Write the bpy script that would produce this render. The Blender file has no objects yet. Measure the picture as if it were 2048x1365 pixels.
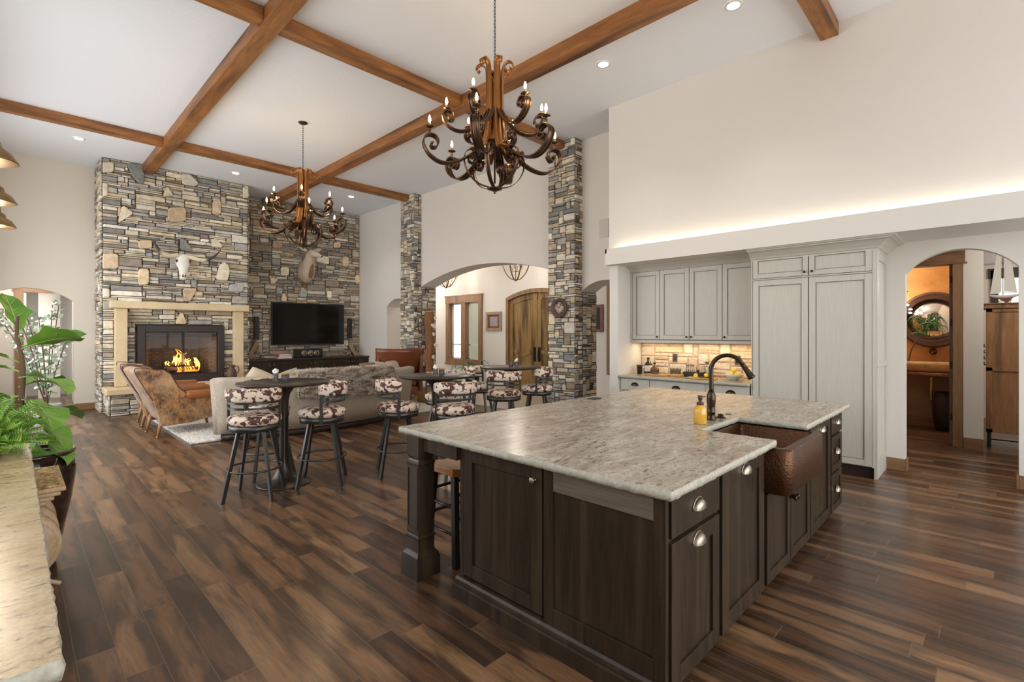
import bpy, math, random
from mathutils import Vector, Matrix, noise as mnoise
PI = math.pi
SC = bpy.context.scene
COL = SC.collection
V = Vector

# ------------------------------------------------------------------ camera
cam_d = bpy.data.cameras.new('camera')
cam_d.sensor_fit = 'HORIZONTAL'; cam_d.sensor_width = 36.0
cam_d.lens = 980.0 / 2048.0 * 36.0
cam_d.shift_y = -16.0 / 2048.0
cam_d.clip_start = 0.02; cam_d.clip_end = 200
cam = bpy.data.objects.new('camera', cam_d); COL.objects.link(cam)
cam.location = (0, 0, 1.53)
cam.rotation_euler = (PI/2, 0, math.atan2(-0.7139, 0.7003))
SC.camera = cam

# ------------------------------------------------------------------ view
SC.view_settings.view_transform = 'Standard'
SC.view_settings.look = 'None'
SC.view_settings.exposure = 0.0
SC.view_settings.gamma = 1.0
SC.view_settings.use_curve_mapping = False
SC.cycles.max_bounces = 7
SC.cycles.diffuse_bounces = 5
SC.cycles.glossy_bounces = 4
SC.cycles.transmission_bounces = 5
SC.cycles.transparent_max_bounces = 8
SC.cycles.sample_clamp_indirect = 6.0
SC.cycles.caustics_reflective = False
SC.cycles.caustics_refractive = False
SC.cycles.use_denoising = True

# ------------------------------------------------------------------ sky (daylight through the openings)
W = bpy.data.worlds.new('sky'); SC.world = W; W.use_nodes = True
nt = W.node_tree; nt.nodes.clear()
wo = nt.nodes.new('ShaderNodeOutputWorld'); bg = nt.nodes.new('ShaderNodeBackground')
tc = nt.nodes.new('ShaderNodeTexCoord'); sp = nt.nodes.new('ShaderNodeSeparateXYZ')
cr = nt.nodes.new('ShaderNodeValToRGB')
cr.color_ramp.elements[0].position = 0.40; cr.color_ramp.elements[0].color = (0.60, 0.57, 0.52, 1)
cr.color_ramp.elements[1].position = 0.56; cr.color_ramp.elements[1].color = (0.90, 0.95, 1.0, 1)
mp = nt.nodes.new('ShaderNodeMapRange'); mp.inputs[1].default_value = -1; mp.inputs[2].default_value = 1
nt.links.new(tc.outputs['Generated'], sp.inputs[0]); nt.links.new(sp.outputs[2], mp.inputs[0])
nt.links.new(mp.outputs[0], cr.inputs[0]); nt.links.new(cr.outputs[0], bg.inputs[0]); nt.links.new(bg.outputs[0], wo.inputs[0])
bg.inputs[1].default_value = 1.9

def area(name, loc, rot, sx, sy, power, color=(1, 1, 1), portal=False, spread=None):
    d = bpy.data.lights.new(name, 'AREA'); d.shape = 'RECTANGLE'; d.size = sx; d.size_y = sy
    d.energy = power; d.color = color
    if spread: d.spread = spread
    if portal: d.cycles.is_portal = True
    o = bpy.data.objects.new(name, d); COL.objects.link(o); o.location = loc; o.rotation_euler = rot
    return o
def point(name, loc, power, color, size=0.03):
    d = bpy.data.lights.new(name, 'POINT'); d.energy = power; d.color = color; d.shadow_soft_size = size
    o = bpy.data.objects.new(name, d); COL.objects.link(o); o.location = loc
    return o
# daylight area lamps added outside an assumed glazed rear wall and assumed left windows
area('rear_daylight_fill', (3.3, -3.50, 2.3), (PI/2, 0, 0), 7.6, 4.0, 235, (0.97, 0.98, 1.0), spread=PI)
area('left_daylight', (-0.90, 8.6, 2.1), (0, -PI/2, 0), 3.4, 6.0, 215, (0.95, 0.98, 1.0))

# ------------------------------------------------------------------ materials
MATS = {}
class NT:
    def __init__(s, name):
        s.m = bpy.data.materials.new(name); s.m.use_nodes = True; s.t = s.m.node_tree
        s.b = s.t.nodes['Principled BSDF']; s._tc = None
        MATS[name] = s.m
    def n(s, typ, **kw):
        x = s.t.nodes.new(typ)
        for k, v in kw.items(): setattr(x, k, v)
        return x
    def L(s, a, b): s.t.links.new(a, b)
    def setin(s, node, key, v):
        if hasattr(v, 'is_output') or isinstance(v, bpy.types.NodeSocket): s.L(v, node.inputs[key])
        else: node.inputs[key].default_value = v
    def coord(s, scale=(1, 1, 1), rot=(0, 0, 0), src='Object'):
        if s._tc is None: s._tc = s.n('ShaderNodeTexCoord')
        m = s.n('ShaderNodeMapping'); m.inputs['Scale'].default_value = scale; m.inputs['Rotation'].default_value = rot
        s.L(s._tc.outputs[src], m.inputs['Vector']); return m.outputs[0]
    def noise(s, vec, scale=5, detail=4, rough=.55, dist=0.0):
        x = s.n('ShaderNodeTexNoise'); s.L(vec, x.inputs['Vector'])
        x.inputs['Scale'].default_value = scale; x.inputs['Detail'].default_value = detail
        x.inputs['Roughness'].default_value = rough; x.inputs['Distortion'].default_value = dist
        return x.outputs['Fac']
    def ramp(s, fac, stops, interp='LINEAR'):
        r = s.n('ShaderNodeValToRGB'); r.color_ramp.interpolation = interp
        e = r.color_ramp.elements
        while len(e) < len(stops): e.new(0.5)
        for i, (p, c) in enumerate(stops):
            e[i].position = p; e[i].color = (c[0], c[1], c[2], 1) if not isinstance(c, (int, float)) else (c, c, c, 1)
        s.L(fac, r.inputs[0]); return r.outputs[0]
    def mix(s, fac, a, b, mode='MIX'):
        x = s.n('ShaderNodeMix', data_type='RGBA', blend_type=mode)
        for i, v in ((0, fac), (6, a), (7, b)):
            if isinstance(v, bpy.types.NodeSocket): s.L(v, x.inputs[i])
            elif isinstance(v, (int, float)): x.inputs[i].default_value = v if i == 0 else (v, v, v, 1)
            else: x.inputs[i].default_value = (v[0], v[1], v[2], 1)
        return x.outputs[2]
    def math(s, op, a, b=0.0, c=0.0):
        x = s.n('ShaderNodeMath', operation=op)
        for i, v in enumerate((a, b, c)):
            if isinstance(v, bpy.types.NodeSocket): s.L(v, x.inputs[i])
            else: x.inputs[i].default_value = v
        return x.outputs[0]
    def bump(s, h, strength=.3, dist=.01):
        x = s.n('ShaderNodeBump'); x.inputs['Strength'].default_value = strength; x.inputs['Distance'].default_value = dist
        s.L(h, x.inputs['Height']); s.L(x.outputs[0], s.b.inputs['Normal'])
    def base(s, v): s.setin(s.b, 'Base Color', v if isinstance(v, bpy.types.NodeSocket) else (v[0], v[1], v[2], 1))
    def rough(s, v): s.setin(s.b, 'Roughness', v)
    def metal(s, v): s.b.inputs['Metallic'].default_value = v

def plain(name, c, rough=.5, metal=0.0, var=0.0, vs=8, bump=0.0, bs=40, coat=0.0, alpha=None, trans=None):
    m = NT(name)
    if var:
        f = m.noise(m.coord(), vs, 4)
        m.base(m.mix(f, [x*(1-var) for x in c], [min(1, x*(1+var)) for x in c]))
    else: m.base(c)
    m.rough(rough); m.metal(metal)
    if bump: m.bump(m.noise(m.coord(), bs, 3), bump, .004)
    if coat: m.b.inputs['Coat Weight'].default_value = coat
    if trans: m.b.inputs['Transmission Weight'].default_value = trans
    return m.m
def wood(name, c1, c2, stretch=(14, 14, 1.2), rough=.4, knots=True, c3=None, coat=0.0, bump=.15):
    m = NT(name)
    v = m.coord(stretch)
    f = m.noise(v, 2.2, 7, .6, .8)
    g = m.noise(m.coord([x*.25 for x in stretch]), 2.0, 3, .5, .4)
    c = m.mix(m.ramp(f, [(.3, 0.0), (.7, 1.0)]), c1, c2)
    if c3: c = m.mix(m.ramp(g, [(.48, 0.0), (.66, 1.0)]), c, c3)
    m.base(c); m.rough(rough)
    if coat: m.b.inputs['Coat Weight'].default_value = coat; m.b.inputs['Coat Roughness'].default_value = .15
    if bump: m.bump(f, bump, .004)
    return m.m
def emis(name, c, strength):
    m = NT(name); m.base(c); m.b.inputs['Emission Color'].default_value = (c[0], c[1], c[2], 1)
    m.b.inputs['Emission Strength'].default_value = strength; return m.m

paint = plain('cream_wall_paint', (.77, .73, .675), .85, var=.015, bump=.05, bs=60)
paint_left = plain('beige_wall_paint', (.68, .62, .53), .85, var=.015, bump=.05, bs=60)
ceilm = plain('ceiling_paint', (.79, .815, .86), .9, var=.01, bump=.55, bs=24)
trimw = plain('white_trim_paint', (.74, .71, .655), .55)
black = plain('black_gap', (.012, .011, .010), .6)
tile = plain('foyer_tile', (.62, .53, .44), .35, var=.1, vs=3)

# plank floor
def make_floor():
    m = NT('hardwood_planks')
    tcv = m.n('ShaderNodeTexCoord'); sx = m.n('ShaderNodeSeparateXYZ'); m.L(tcv.outputs['Object'], sx.inputs[0])
    X, Y = sx.outputs[0], sx.outputs[1]
    w = .145
    u = m.math('DIVIDE', X, w); row = m.math('FLOOR', u)
    wn = m.n('ShaderNodeTexWhiteNoise', noise_dimensions='1D'); m.L(row, wn.inputs['W'])
    v = m.math('ADD', m.math('DIVIDE', Y, 1.25), m.math('MULTIPLY', wn.outputs[0], 7.3))
    cid = m.math('FLOOR', v)
    cb = m.n('ShaderNodeCombineXYZ'); m.L(row, cb.inputs[0]); m.L(cid, cb.inputs[1])
    wn2 = m.n('ShaderNodeTexWhiteNoise', noise_dimensions='2D'); m.L(cb.outputs[0], wn2.inputs['Vector'])
    wc = m.n('ShaderNodeSeparateColor'); m.L(wn2.outputs['Color'], wc.inputs[0])
    r1, r2, r3 = wc.outputs[0], wc.outputs[1], wc.outputs[2]
    fu = m.math('FRACT', u); fv = m.math('FRACT', v)
    # plank-local coordinates for the grain
    off = m.n('ShaderNodeCombineXYZ'); m.L(m.math('MULTIPLY', r1, 40.0), off.inputs[0]); m.L(m.math('MULTIPLY', r2, 40.0), off.inputs[1])
    va = m.n('ShaderNodeVectorMath', operation='ADD'); m.L(tcv.outputs['Object'], va.inputs[0]); m.L(off.outputs[0], va.inputs[1])
    def mapped(sc):
        q = m.n('ShaderNodeMapping'); q.inputs['Scale'].default_value = sc; m.L(va.outputs[0], q.inputs[0]); return q.outputs[0]
    grain = m.noise(mapped((26, 2.2, 1)), 2.0, 8, .62, 1.2)
    blot = m.noise(mapped((5.0, .95, 1)), 1.25, 3, .55, .5)
    c = m.ramp(r1, [(0.0, (.085, .040, .020)), (.35, (.145, .071, .033)), (.7, (.21, .108, .050)), (1.0, (.29, .160, .078))])
    g = m.ramp(grain, [(.3, .62), (.7, 1.22)])
    c = m.mix(1.0, c, g, 'MULTIPLY')
    # burnished dark smoke along one side / end of the boards
    edge = m.math('MULTIPLY', m.math('ABSOLUTE', m.math('SUBTRACT', fu, .5)), .30)
    dk = m.ramp(m.math('ADD', blot, edge), [(.50, 0.0), (.66, 1.0)])
    c = m.mix(m.math('MULTIPLY', dk, .78), c, (.022, .012, .008))
    # seams
    su = m.math('LESS_THAN', fu, .022)
    sv = m.math('LESS_THAN', fv, .0034)
    seam = m.math('MAXIMUM', su, sv)
    c = m.mix(m.math('MULTIPLY', seam, .75), c, (.20, .125, .075))
    m.base(c)
    m.rough(m.math('ADD', m.math('MULTIPLY', grain, .22), .22))
    m.b.inputs['Specular IOR Level'].default_value = .5
    m.b.inputs['Coat Weight'].default_value = .18; m.b.inputs['Coat Roughness'].default_value = .16
    h = m.math('SUBTRACT', m.math('MULTIPLY', grain, .35), m.math('MULTIPLY', seam, 1.0))
    m.bump(m.math('ADD', h, m.math('MULTIPLY', m.noise(mapped((4, 22, 1)), 1.5, 2), .5)), .28, .004)
    return m.m
floorm = make_floor()

# granites
def granite(name, base, warm, fleck, dark, dens=.58, rot=.5):
    m = NT(name)
    a = m.noise(m.coord((1.2, 3.6, 2), (0, 0, rot)), 2.6, 7, .62, 1.0)
    b = m.noise(m.coord((5, 13, 8), (0, 0, rot)), 3.2, 8, .72, .7)
    d = m.noise(m.coord((60, 60, 60)), 1.5, 4, .6)
    c = m.mix(m.ramp(a, [(.38, 0.0), (.62, 1.0)]), base, warm)
    c = m.mix(m.ramp(d, [(.42, 0.0), (.60, .55)]), c, fleck)
    c = m.mix(m.ramp(b, [(dens, 0.0), (dens + .10, .85)]), c, dark)
    m.base(c); m.rough(.24); m.b.inputs['Specular IOR Level'].default_value = .45
    return m.m
gran = granite('cream_grey_granite', (.58, .53, .44), (.34, .27, .195), (.29, .25, .20), (.045, .036, .03), .525)
gran_left = granite('golden_cream_granite', (.56, .44, .27), (.46, .32, .16), (.38, .27, .16), (.07, .05, .045), .54, .2)
gran_edge = plain('chiselled_granite_edge', (.45, .43, .35), .6, var=.45, vs=60, bump=.9, bs=70)

# cabinets
def strie(name, c, d, rough=.42, k=.5):
    m = NT(name); f = m.noise(m.coord((60, 60, 1.2)), 3, 4, .6)
    m.base(m.mix(m.ramp(f, [(.35, 0.0), (.7, 1.0)]), c, d)); m.rough(rough); return m.m
cabw = strie('pale_grey_cabinet_paint', (.60, .575, .51), (.52, .49, .425))
glaze = plain('brown_glaze_line', (.16, .12, .085), .6)
cabd = wood('espresso_maple', (.020, .0125, .0070), (.040, .026, .0150), (22, 22, 1.6), .34, c3=(.052, .034, .020), coat=.03, bump=.05)
cabd.node_tree.nodes['Principled BSDF'].inputs['Specular IOR Level'].default_value = .28
railw = wood('grey_stained_rail', (.10, .075, .050), (.17, .14, .10), (6, 1.2, 30), .35, c3=(.07, .055, .045), coat=.2)
beamw = {'x': wood('stained_beam_x', (.19, .070, .018), (.40, .165, .042), (1.0, 7, 7), .5, c3=(.075, .028, .010)),
         'y': wood('stained_beam_y', (.19, .070, .018), (.40, .165, .042), (7, 1.0, 7), .5, c3=(.075, .028, .010))}
trimwood = wood('stained_trim_wood', (.22, .115, .05), (.34, .19, .09), (12, 12, 1.4), .45, c3=(.15, .08, .035))
trimh = wood('stained_trim_wood_flat', (.20, .10, .045), (.31, .17, .08), (1.6, 1.6, 14), .45, c3=(.14, .07, .03))
doorw = wood('knotty_alder_door', (.20, .115, .035), (.40, .25, .09), (16, 16, 1.3), .4, c3=(.10, .05, .018))
pinew = wood('aged_pine', (.26, .12, .045), (.44, .23, .09), (12, 12, 1.2), .5, c3=(.12, .06, .03))
carvew = wood('carved_honey_wood', (.40, .27, .15), (.55, .40, .24), (20, 4, 10), .45, c3=(.30, .19, .10))
goldw = wood('gilded_wood', (.40, .22, .05), (.62, .40, .12), (9, 9, 9), .3, c3=(.20, .10, .03))
saddle = wood('saddle_seat_wood', (.46, .19, .055), (.62, .29, .10), (14, 2, 8), .35, coat=.2)
dkwood = plain('dark_stained_wood', (.035, .024, .018), .4, var=.3)
legw = wood('chair_leg_wood', (.26, .12, .045), (.40, .20, .08), (14, 14, 2), .4)
logw = wood('rough_log_plank', (.20, .08, .03), (.36, .17, .07), (10, 10, 1.2), .6)
shelfw = wood('burl_shelf', (.20, .06, .02), (.32, .12, .05), (3, 3, 3), .2, coat=.4)
# metals
iron = plain('gunmetal_stool_frame', (.085, .083, .078), .32, .75)
bronze = plain('dark_bronze_strap', (.115, .066, .038), .28, .9, var=.35, vs=6)
bronze_top = plain('bronze_table', (.060, .045, .036), .30, .6, var=.3, vs=5)
orb = plain('oil_rubbed_bronze', (.055, .040, .026), .18, .9)
pewter = plain('aged_pewter', (.36, .31, .25), .30, .9, var=.4, vs=25)
blackm = plain('matte_black_metal', (.018, .017, .016), .45, .4)
lampm = plain('brass_lamp_metal', (.30, .20, .09), .35, .9, var=.2)
chain_m = plain('dark_chain', (.03, .028, .026), .5, .5)
def hammered():
    m = NT('hammered_copper'); 
    vo = m.n('ShaderNodeTexVoronoi'); vo.inputs['Scale'].default_value = 95; m.L(m.coord(), vo.inputs['Vector'])
    f = m.noise(m.coord(), 4, 3)
    m.base(m.mix(f, (.060, .025, .011), (.13, .056, .024))); m.rough(.34); m.metal(.7)
    m.bump(vo.outputs['Distance'], .45, .005); return m.m
copper = hammered()
# textiles and hides
def cowprint():
    m = NT('cowhide_print')
    f = m.noise(m.coord((1, 1, 1.3)), 17, 3, .55, .7)
    tnt = m.noise(m.coord(), 5, 2)
    bgc = m.mix(tnt, (.80, .74, .66), (.74, .50, .34))
    m.base(m.mix(m.ramp(f, [(.505, 0.0), (.53, 1.0)]), bgc, (.085, .030, .018))); m.rough(.65); return m.m
cow = cowprint()
def brindle():
    m = NT('brindle_cowhide')
    f = m.noise(m.coord((9, 9, 4.5), (.5, .3, .4)), 3.0, 8, .75, .5)
    g = m.noise(m.coord(), 2.3, 3, .5); h = m.noise(m.coord((1, 1, 1.6), (0, 0, 1)), 3.4, 4, .6)
    c = m.mix(m.ramp(m.math('ADD', m.math('MULTIPLY', f, .6), m.math('MULTIPLY', h, .4)), [(.41, 0.0), (.58, 1.0)]), (.055, .026, .014), (.46, .22, .075))
    c = m.mix(m.ramp(g, [(.46, 0.0), (.78, .7)]), c, (.60, .40, .22))
    m.base(c); m.rough(.5); m.b.inputs['Sheen Weight'].default_value = .3; return m.m
hide = brindle()
cognac = plain('cognac_leather', (.30, .105, .028), .30, var=.35, vs=5, bump=.1)
brownl = plain('brown_leather', (.17, .050, .018), .28, var=.35, vs=3, bump=.08)
def weave(name, a, b, s=220):
    m = NT(name); f = m.noise(m.coord((1, 1, 6)), s*.3, 2, .5); g = m.noise(m.coord((6, 6, 1)), s*.2, 2, .5)
    k = m.math('MULTIPLY', f, g); m.base(m.mix(m.ramp(k, [(.15, 0.0), (.35, 1.0)]), a, b)); m.rough(.9); m.bump(k, .4, .004); return m.m
linen = weave('oatmeal_linen', (.33, .27, .20), (.52, .45, .355))
furm = plain('mottled_fur', (.22, .15, .10), .9, var=.55, vs=9)
def furt():
    m = NT('fur_tips'); f = m.noise(m.coord((1.2, 1.2, 4)), 4.5, 5, .7, .6); m.base(m.ramp(f, [(.30, (.12, .08, .055)), (.44, (.38, .29, .215)), (.54, (.72, .64, .54))])); m.rough(.9); return m.m
furtip = furt()
shag = plain('ivory_shag', (.74, .71, .66), .95, var=.10, vs=20)
wick = plain('woven_wicker', (.36, .20, .075), .6, var=.5, vs=60, bump=1.0, bs=90)
# greenery
def leafm(name, a, b, s=3.0):
    m = NT(name); f = m.noise(m.coord(), s, 3); m.base(m.mix(m.ramp(f, [(.35, 0.0), (.65, 1.0)]), a, b)); m.rough(.35)
    m.b.inputs['Subsurface Weight'].default_value = 0.0; return m.m
fig = leafm('fig_leaf', (.075, .20, .022), (.20, .38, .045)); figv = plain('fig_vein', (.33, .46, .12), .5)
fern = leafm('fern_green', (.12, .32, .03), (.34, .55, .08), 14)
mossm = leafm('moss_green', (.10, .20, .03), (.30, .38, .08), 20)
sage = leafm('sage_leaf', (.22, .33, .20), (.42, .52, .38), 6)
palm = leafm('palm_leaf', (.035, .10, .03), (.10, .22, .06), 8)
bark = plain('bark', (.12, .075, .045), .8, var=.3)
bloom = plain('white_bloom', (.85, .84, .80), .6)
glazepot = plain('glazed_black_brown_pot', (.030, .014, .010), .07, var=.5, vs=2, coat=.8)
# misc
ivory = plain('bleached_bone', (.78, .74, .66), .6, var=.1)
hornm = NT('horn_fade'); hornm = hornm
_f = hornm.n('ShaderNodeSeparateXYZ'); hornm.L(hornm.coord(), _f.inputs[0])
hornm.base(hornm.ramp(hornm.math('ABSOLUTE', _f.outputs[0]), [(.34, (.66, .56, .40)), (.43, (.035, .025, .02))])); hornm.rough(.35); hornm = hornm.m
furdeer = plain('deer_fur', (.50, .41, .30), .85, var=.4, vs=6); deerlight = plain('deer_pale_fur', (.62, .54, .44), .85, var=.2)
screen = plain('tv_screen', (.002, .002, .002), .12); plastic = plain('black_plastic', (.012, .012, .013), .35)
glass = NT('clear_glass'); glass.base((.97, .98, .98)); glass.rough(.03); glass.b.inputs['Transmission Weight'].default_value = .92; glass.b.inputs['IOR'].default_value = 1.3; glass = glass.m
def thinglass():
    m = NT('window_glass'); tr = m.n('ShaderNodeBsdfTransparent'); gl = m.n('ShaderNodeBsdfGlossy'); gl.inputs['Roughness'].default_value = .02
    mx = m.n('ShaderNodeMixShader'); mx.inputs[0].default_value = .05; m.L(tr.outputs[0], mx.inputs[1]); m.L(gl.outputs[0], mx.inputs[2])
    m.L(mx.outputs[0], m.t.nodes['Material Output'].inputs[0]); return m.m
pane = thinglass()
soap = plain('amber_soap', (.72, .40, .05), .12, coat=.5)
amberg = plain('amber_bottle', (.20, .07, .015), .08, coat=.5)
darkg = plain('dark_bottle', (.012, .010, .008), .08, coat=.5)
labelw = plain('paper_label', (.75, .72, .66), .7)
yellow = plain('lemon', (.85, .62, .05), .45); bowlm = plain('white_bowl', (.70, .70, .69), .2)
boardw = plain('oak_board', (.48, .27, .09), .5, var=.25)
mirror = plain('mirror_glass', (.85, .87, .88), .01, 1.0)
matred = plain('red_mat', (.24, .055, .035), .7)
photo_m = plain('grey_photo_print', (.32, .32, .33), .5, var=.9, vs=22)
iron_rust = plain('rusty_iron', (.11, .065, .05), .55, .3, var=.5, vs=20)
creamcab = plain('cream_cabinet', (.66, .60, .50), .5)
bulb_m = emis('bulb_glow', (1.0, .72, .38), 26.0)
candle_m = plain('candle_sleeve', (.42, .30, .17), .5)
canlight = emis('can_light_glow', (1.0, .96, .90), 14.0)
cove_m = emis('cove_strip_glow', (1.0, .90, .74), 6.0)
barnglow = emis('barn_lamp_glow', (1.0, .90, .74), 9.0)
# ------------------------------------------------------------------ geometry helpers
class MB:
    def __init__(s): s.v = []; s.f = []; s.c = []; s.sm = []
    def add(s, vs, fs, col=None, smooth=False):
        o = len(s.v); s.v += [tuple(p) for p in vs]
        s.f += [tuple(i + o for i in f) for f in fs]
        s.c += [col] * len(fs); s.sm += [smooth] * len(fs)
    def box(s, x0, x1, y0, y1, z0, z1, col=None):
        if x0 > x1: x0, x1 = x1, x0
        if y0 > y1: y0, y1 = y1, y0
        if z0 > z1: z0, z1 = z1, z0
        vs = [(x, y, z) for z in (z0, z1) for y in (y0, y1) for x in (x0, x1)]
        s.add(vs, [(0, 2, 3, 1), (4, 5, 7, 6), (0, 1, 5, 4), (2, 6, 7, 3), (0, 4, 6, 2), (1, 3, 7, 5)], col)
    def obox(s, o, u, v, w, a, b, c, col=None):
        """box from corner o along unit vectors u, v, w with lengths a, b, c"""
        o, u, v, w = V(o), V(u)*a, V(v)*b, V(w)*c
        vs = [o + u*i + v*j + w*k for k in (0, 1) for j in (0, 1) for i in (0, 1)]
        fs = [(0, 2, 3, 1), (4, 5, 7, 6), (0, 1, 5, 4), (2, 6, 7, 3), (0, 4, 6, 2), (1, 3, 7, 5)]
        if u.cross(v).dot(w) < 0: fs = [f[::-1] for f in fs]
        s.add(vs, fs, col)
    def prism(s, pts, d, col=None, smooth_side=False):
        """pts: ordered 3D polygon, extruded by vector d"""
        n = len(pts); pts = [V(p) for p in pts]; d = V(d)
        nrm = V((0, 0, 0))
        for i in range(n): nrm += (pts[i] - pts[0]).cross(pts[(i+1) % n] - pts[0])
        if nrm.dot(d) > 0: pts = pts[::-1]
        vs = pts + [p + d for p in pts]
        o = len(s.v)
        s.add(vs, [tuple(range(n))], col); s.f[-1] = tuple(o + i for i in range(n))
        s.add([], [], col)
        base = o
        s.f.append(tuple(base + n + i for i in reversed(range(n)))); s.c.append(col); s.sm.append(False)
        for i in range(n):
            j = (i + 1) % n
            s.f.append((base + j, base + i, base + n + i, base + n + j)); s.c.append(col); s.sm.append(smooth_side)
    def lathe(s, prof, c=(0, 0, 0), seg=24, axis='z', smooth=True, col=None, a0=0, a1=2*PI, M=None, cap=True):
        """prof: list of (r, h)"""
        full = abs(a1 - a0 - 2*PI) < 1e-6; ns = seg if full else seg + 1
        vs = []
        for r, h in prof:
            for k in range(ns):
                a = a0 + (a1 - a0) * k / seg
                p = V((r*math.cos(a), r*math.sin(a), h))
                if axis == 'x': p = V((p.z, p.x, p.y))
                elif axis == 'y': p = V((p.y, p.z, p.x))
                if M is not None: p = M @ p
                vs.append(p + V(c))
        fs = []
        for i in range(len(prof) - 1):
            for k in range(seg):
                k2 = (k + 1) % ns
                fs.append((i*ns + k, i*ns + k2, (i+1)*ns + k2, (i+1)*ns + k))
        s.add(vs, fs, col, smooth)
        if full and cap and (abs(prof[0][0]-prof[-1][0]) + abs(prof[0][1]-prof[-1][1]) > 1e-6):
            o = len(s.v) - len(vs)
            if prof[0][0] > 1e-5: s.f.append(tuple(o + k for k in reversed(range(ns)))); s.c.append(col); s.sm.append(False)
            if prof[-1][0] > 1e-5: s.f.append(tuple(o + (len(prof)-1)*ns + k for k in range(ns))); s.c.append(col); s.sm.append(False)
    def tube(s, pts, r, seg=8, col=None, cap=True, smooth=True, flat=None):
        """tube along pts; r number or list; flat=(width, thick, upvec) makes a ribbon"""
        pts = [V(p) for p in pts]; n = len(pts)
        rs = r if isinstance(r, (list, tuple)) else [r]*n
        vs = []; prev = None
        for i, p in enumerate(pts):
            t = (pts[min(i+1, n-1)] - pts[max(i-1, 0)])
            t = t.normalized() if t.length > 1e-9 else V((0, 0, 1))
            if prev is None:
                a = V((0, 0, 1)) if abs(t.z) < .9 else V((1, 0, 0))
                x = t.cross(a).normalized()
            else:
                x = prev - t * prev.dot(t)
                x = x.normalized() if x.length > 1e-6 else t.orthogonal().normalized()
            prev = x; y = t.cross(x)
            for k in range(seg):
                a = 2*PI*k/seg
                vs.append(p + (x*math.cos(a) + y*math.sin(a)) * rs[i])
        fs = [(i*seg + k, i*seg + (k+1) % seg, (i+1)*seg + (k+1) % seg, (i+1)*seg + k) for i in range(n-1) for k in range(seg)]
        if cap: fs += [tuple(reversed(range(seg))), tuple((n-1)*seg + k for k in range(seg))]
        s.add(vs, fs, col, smooth)
    def ribbon(s, pts, side, w, th, col=None, w1=None):
        """flat strap along pts, wide along the vector side, thick th"""
        pts = [V(p) for p in pts]; n = len(pts); side = V(side).normalized(); vs = []
        for i, p in enumerate(pts):
            t = (pts[min(i+1, n-1)] - pts[max(i-1, 0)]).normalized()
            nn = side.cross(t).normalized()
            ww = w if w1 is None else w + (w1 - w) * i / (n-1)
            for a, b in ((-1, -1), (1, -1), (1, 1), (-1, 1)):
                vs.append(p + side*(a*ww/2) + nn*(b*th/2))
        fs = [(i*4 + k, i*4 + (k+1) % 4, (i+1)*4 + (k+1) % 4, (i+1)*4 + k) for i in range(n-1) for k in range(4)]
        fs += [(3, 2, 1, 0), tuple((n-1)*4 + k for k in range(4))]
        s.add(vs, fs, col, True)
    def ball(s, c, r, seg=12, rings=8, sc=(1, 1, 1), col=None, M=None):
        vs = []; c = V(c)
        for i in range(rings + 1):
            ph = PI*i/rings
            for k in range(seg):
                a = 2*PI*k/seg
                p = V((r*sc[0]*math.sin(ph)*math.cos(a), r*sc[1]*math.sin(ph)*math.sin(a), r*sc[2]*math.cos(ph)))
                if M is not None: p = M @ p
                vs.append(c + p)
        fs = [(i*seg + k, (i+1)*seg + k, (i+1)*seg + (k+1) % seg, i*seg + (k+1) % seg) for i in range(rings) for k in range(seg)]
        s.add(vs, fs, col, True)
    def loft(s, rings, closed=True, cap=True, col=None, smooth=True):
        n = len(rings[0]); vs = [p for r in rings for p in r]
        m = n if closed else n - 1
        fs = [(i*n + k, i*n + (k+1) % n, (i+1)*n + (k+1) % n, (i+1)*n + k) for i in range(len(rings)-1) for k in range(m)]
        if cap and closed: fs += [tuple(reversed(range(n))), tuple((len(rings)-1)*n + k for k in range(n))]
        s.add(vs, fs, col, smooth)
    def merge(s, other, M=None):
        s.add([(M @ V(p)) if M else p for p in other.v], other.f); k = len(other.f)
        s.c[-k:] = other.c; s.sm[-k:] = other.sm

WLOC = {}
def _mesh(name, mb, mat, off=(0, 0, 0)):
    me = bpy.data.meshes.new(name)
    ox, oy, oz = off
    me.from_pydata([(p[0]-ox, p[1]-oy, p[2]-oz) for p in mb.v], [], mb.f)
    me.polygons.foreach_set('use_smooth', mb.sm)
    if any(c is not None for c in mb.c):
        at = me.color_attributes.new('Col', 'FLOAT_COLOR', 'CORNER')
        k = 0
        for poly, c in zip(me.polygons, mb.c):
            c = c or (.5, .5, .5)
            for li in poly.loop_indices: at.data[li].color = (c[0], c[1], c[2], 1)
    if isinstance(mat, (list, tuple)):
        for q in mat: me.materials.append(q)
    else: me.materials.append(mat)
    me.update(); return me
def thing(name, label, cat, loc=(0, 0, 0), group=None):
    o = bpy.data.objects.new(name, None); COL.objects.link(o); o.location = loc; o.empty_display_size = .1
    WLOC[o.name] = V(loc); o['label'] = label; o['category'] = cat; o['kind'] = 'thing'
    if group: o['group'] = group
    return o
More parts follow.
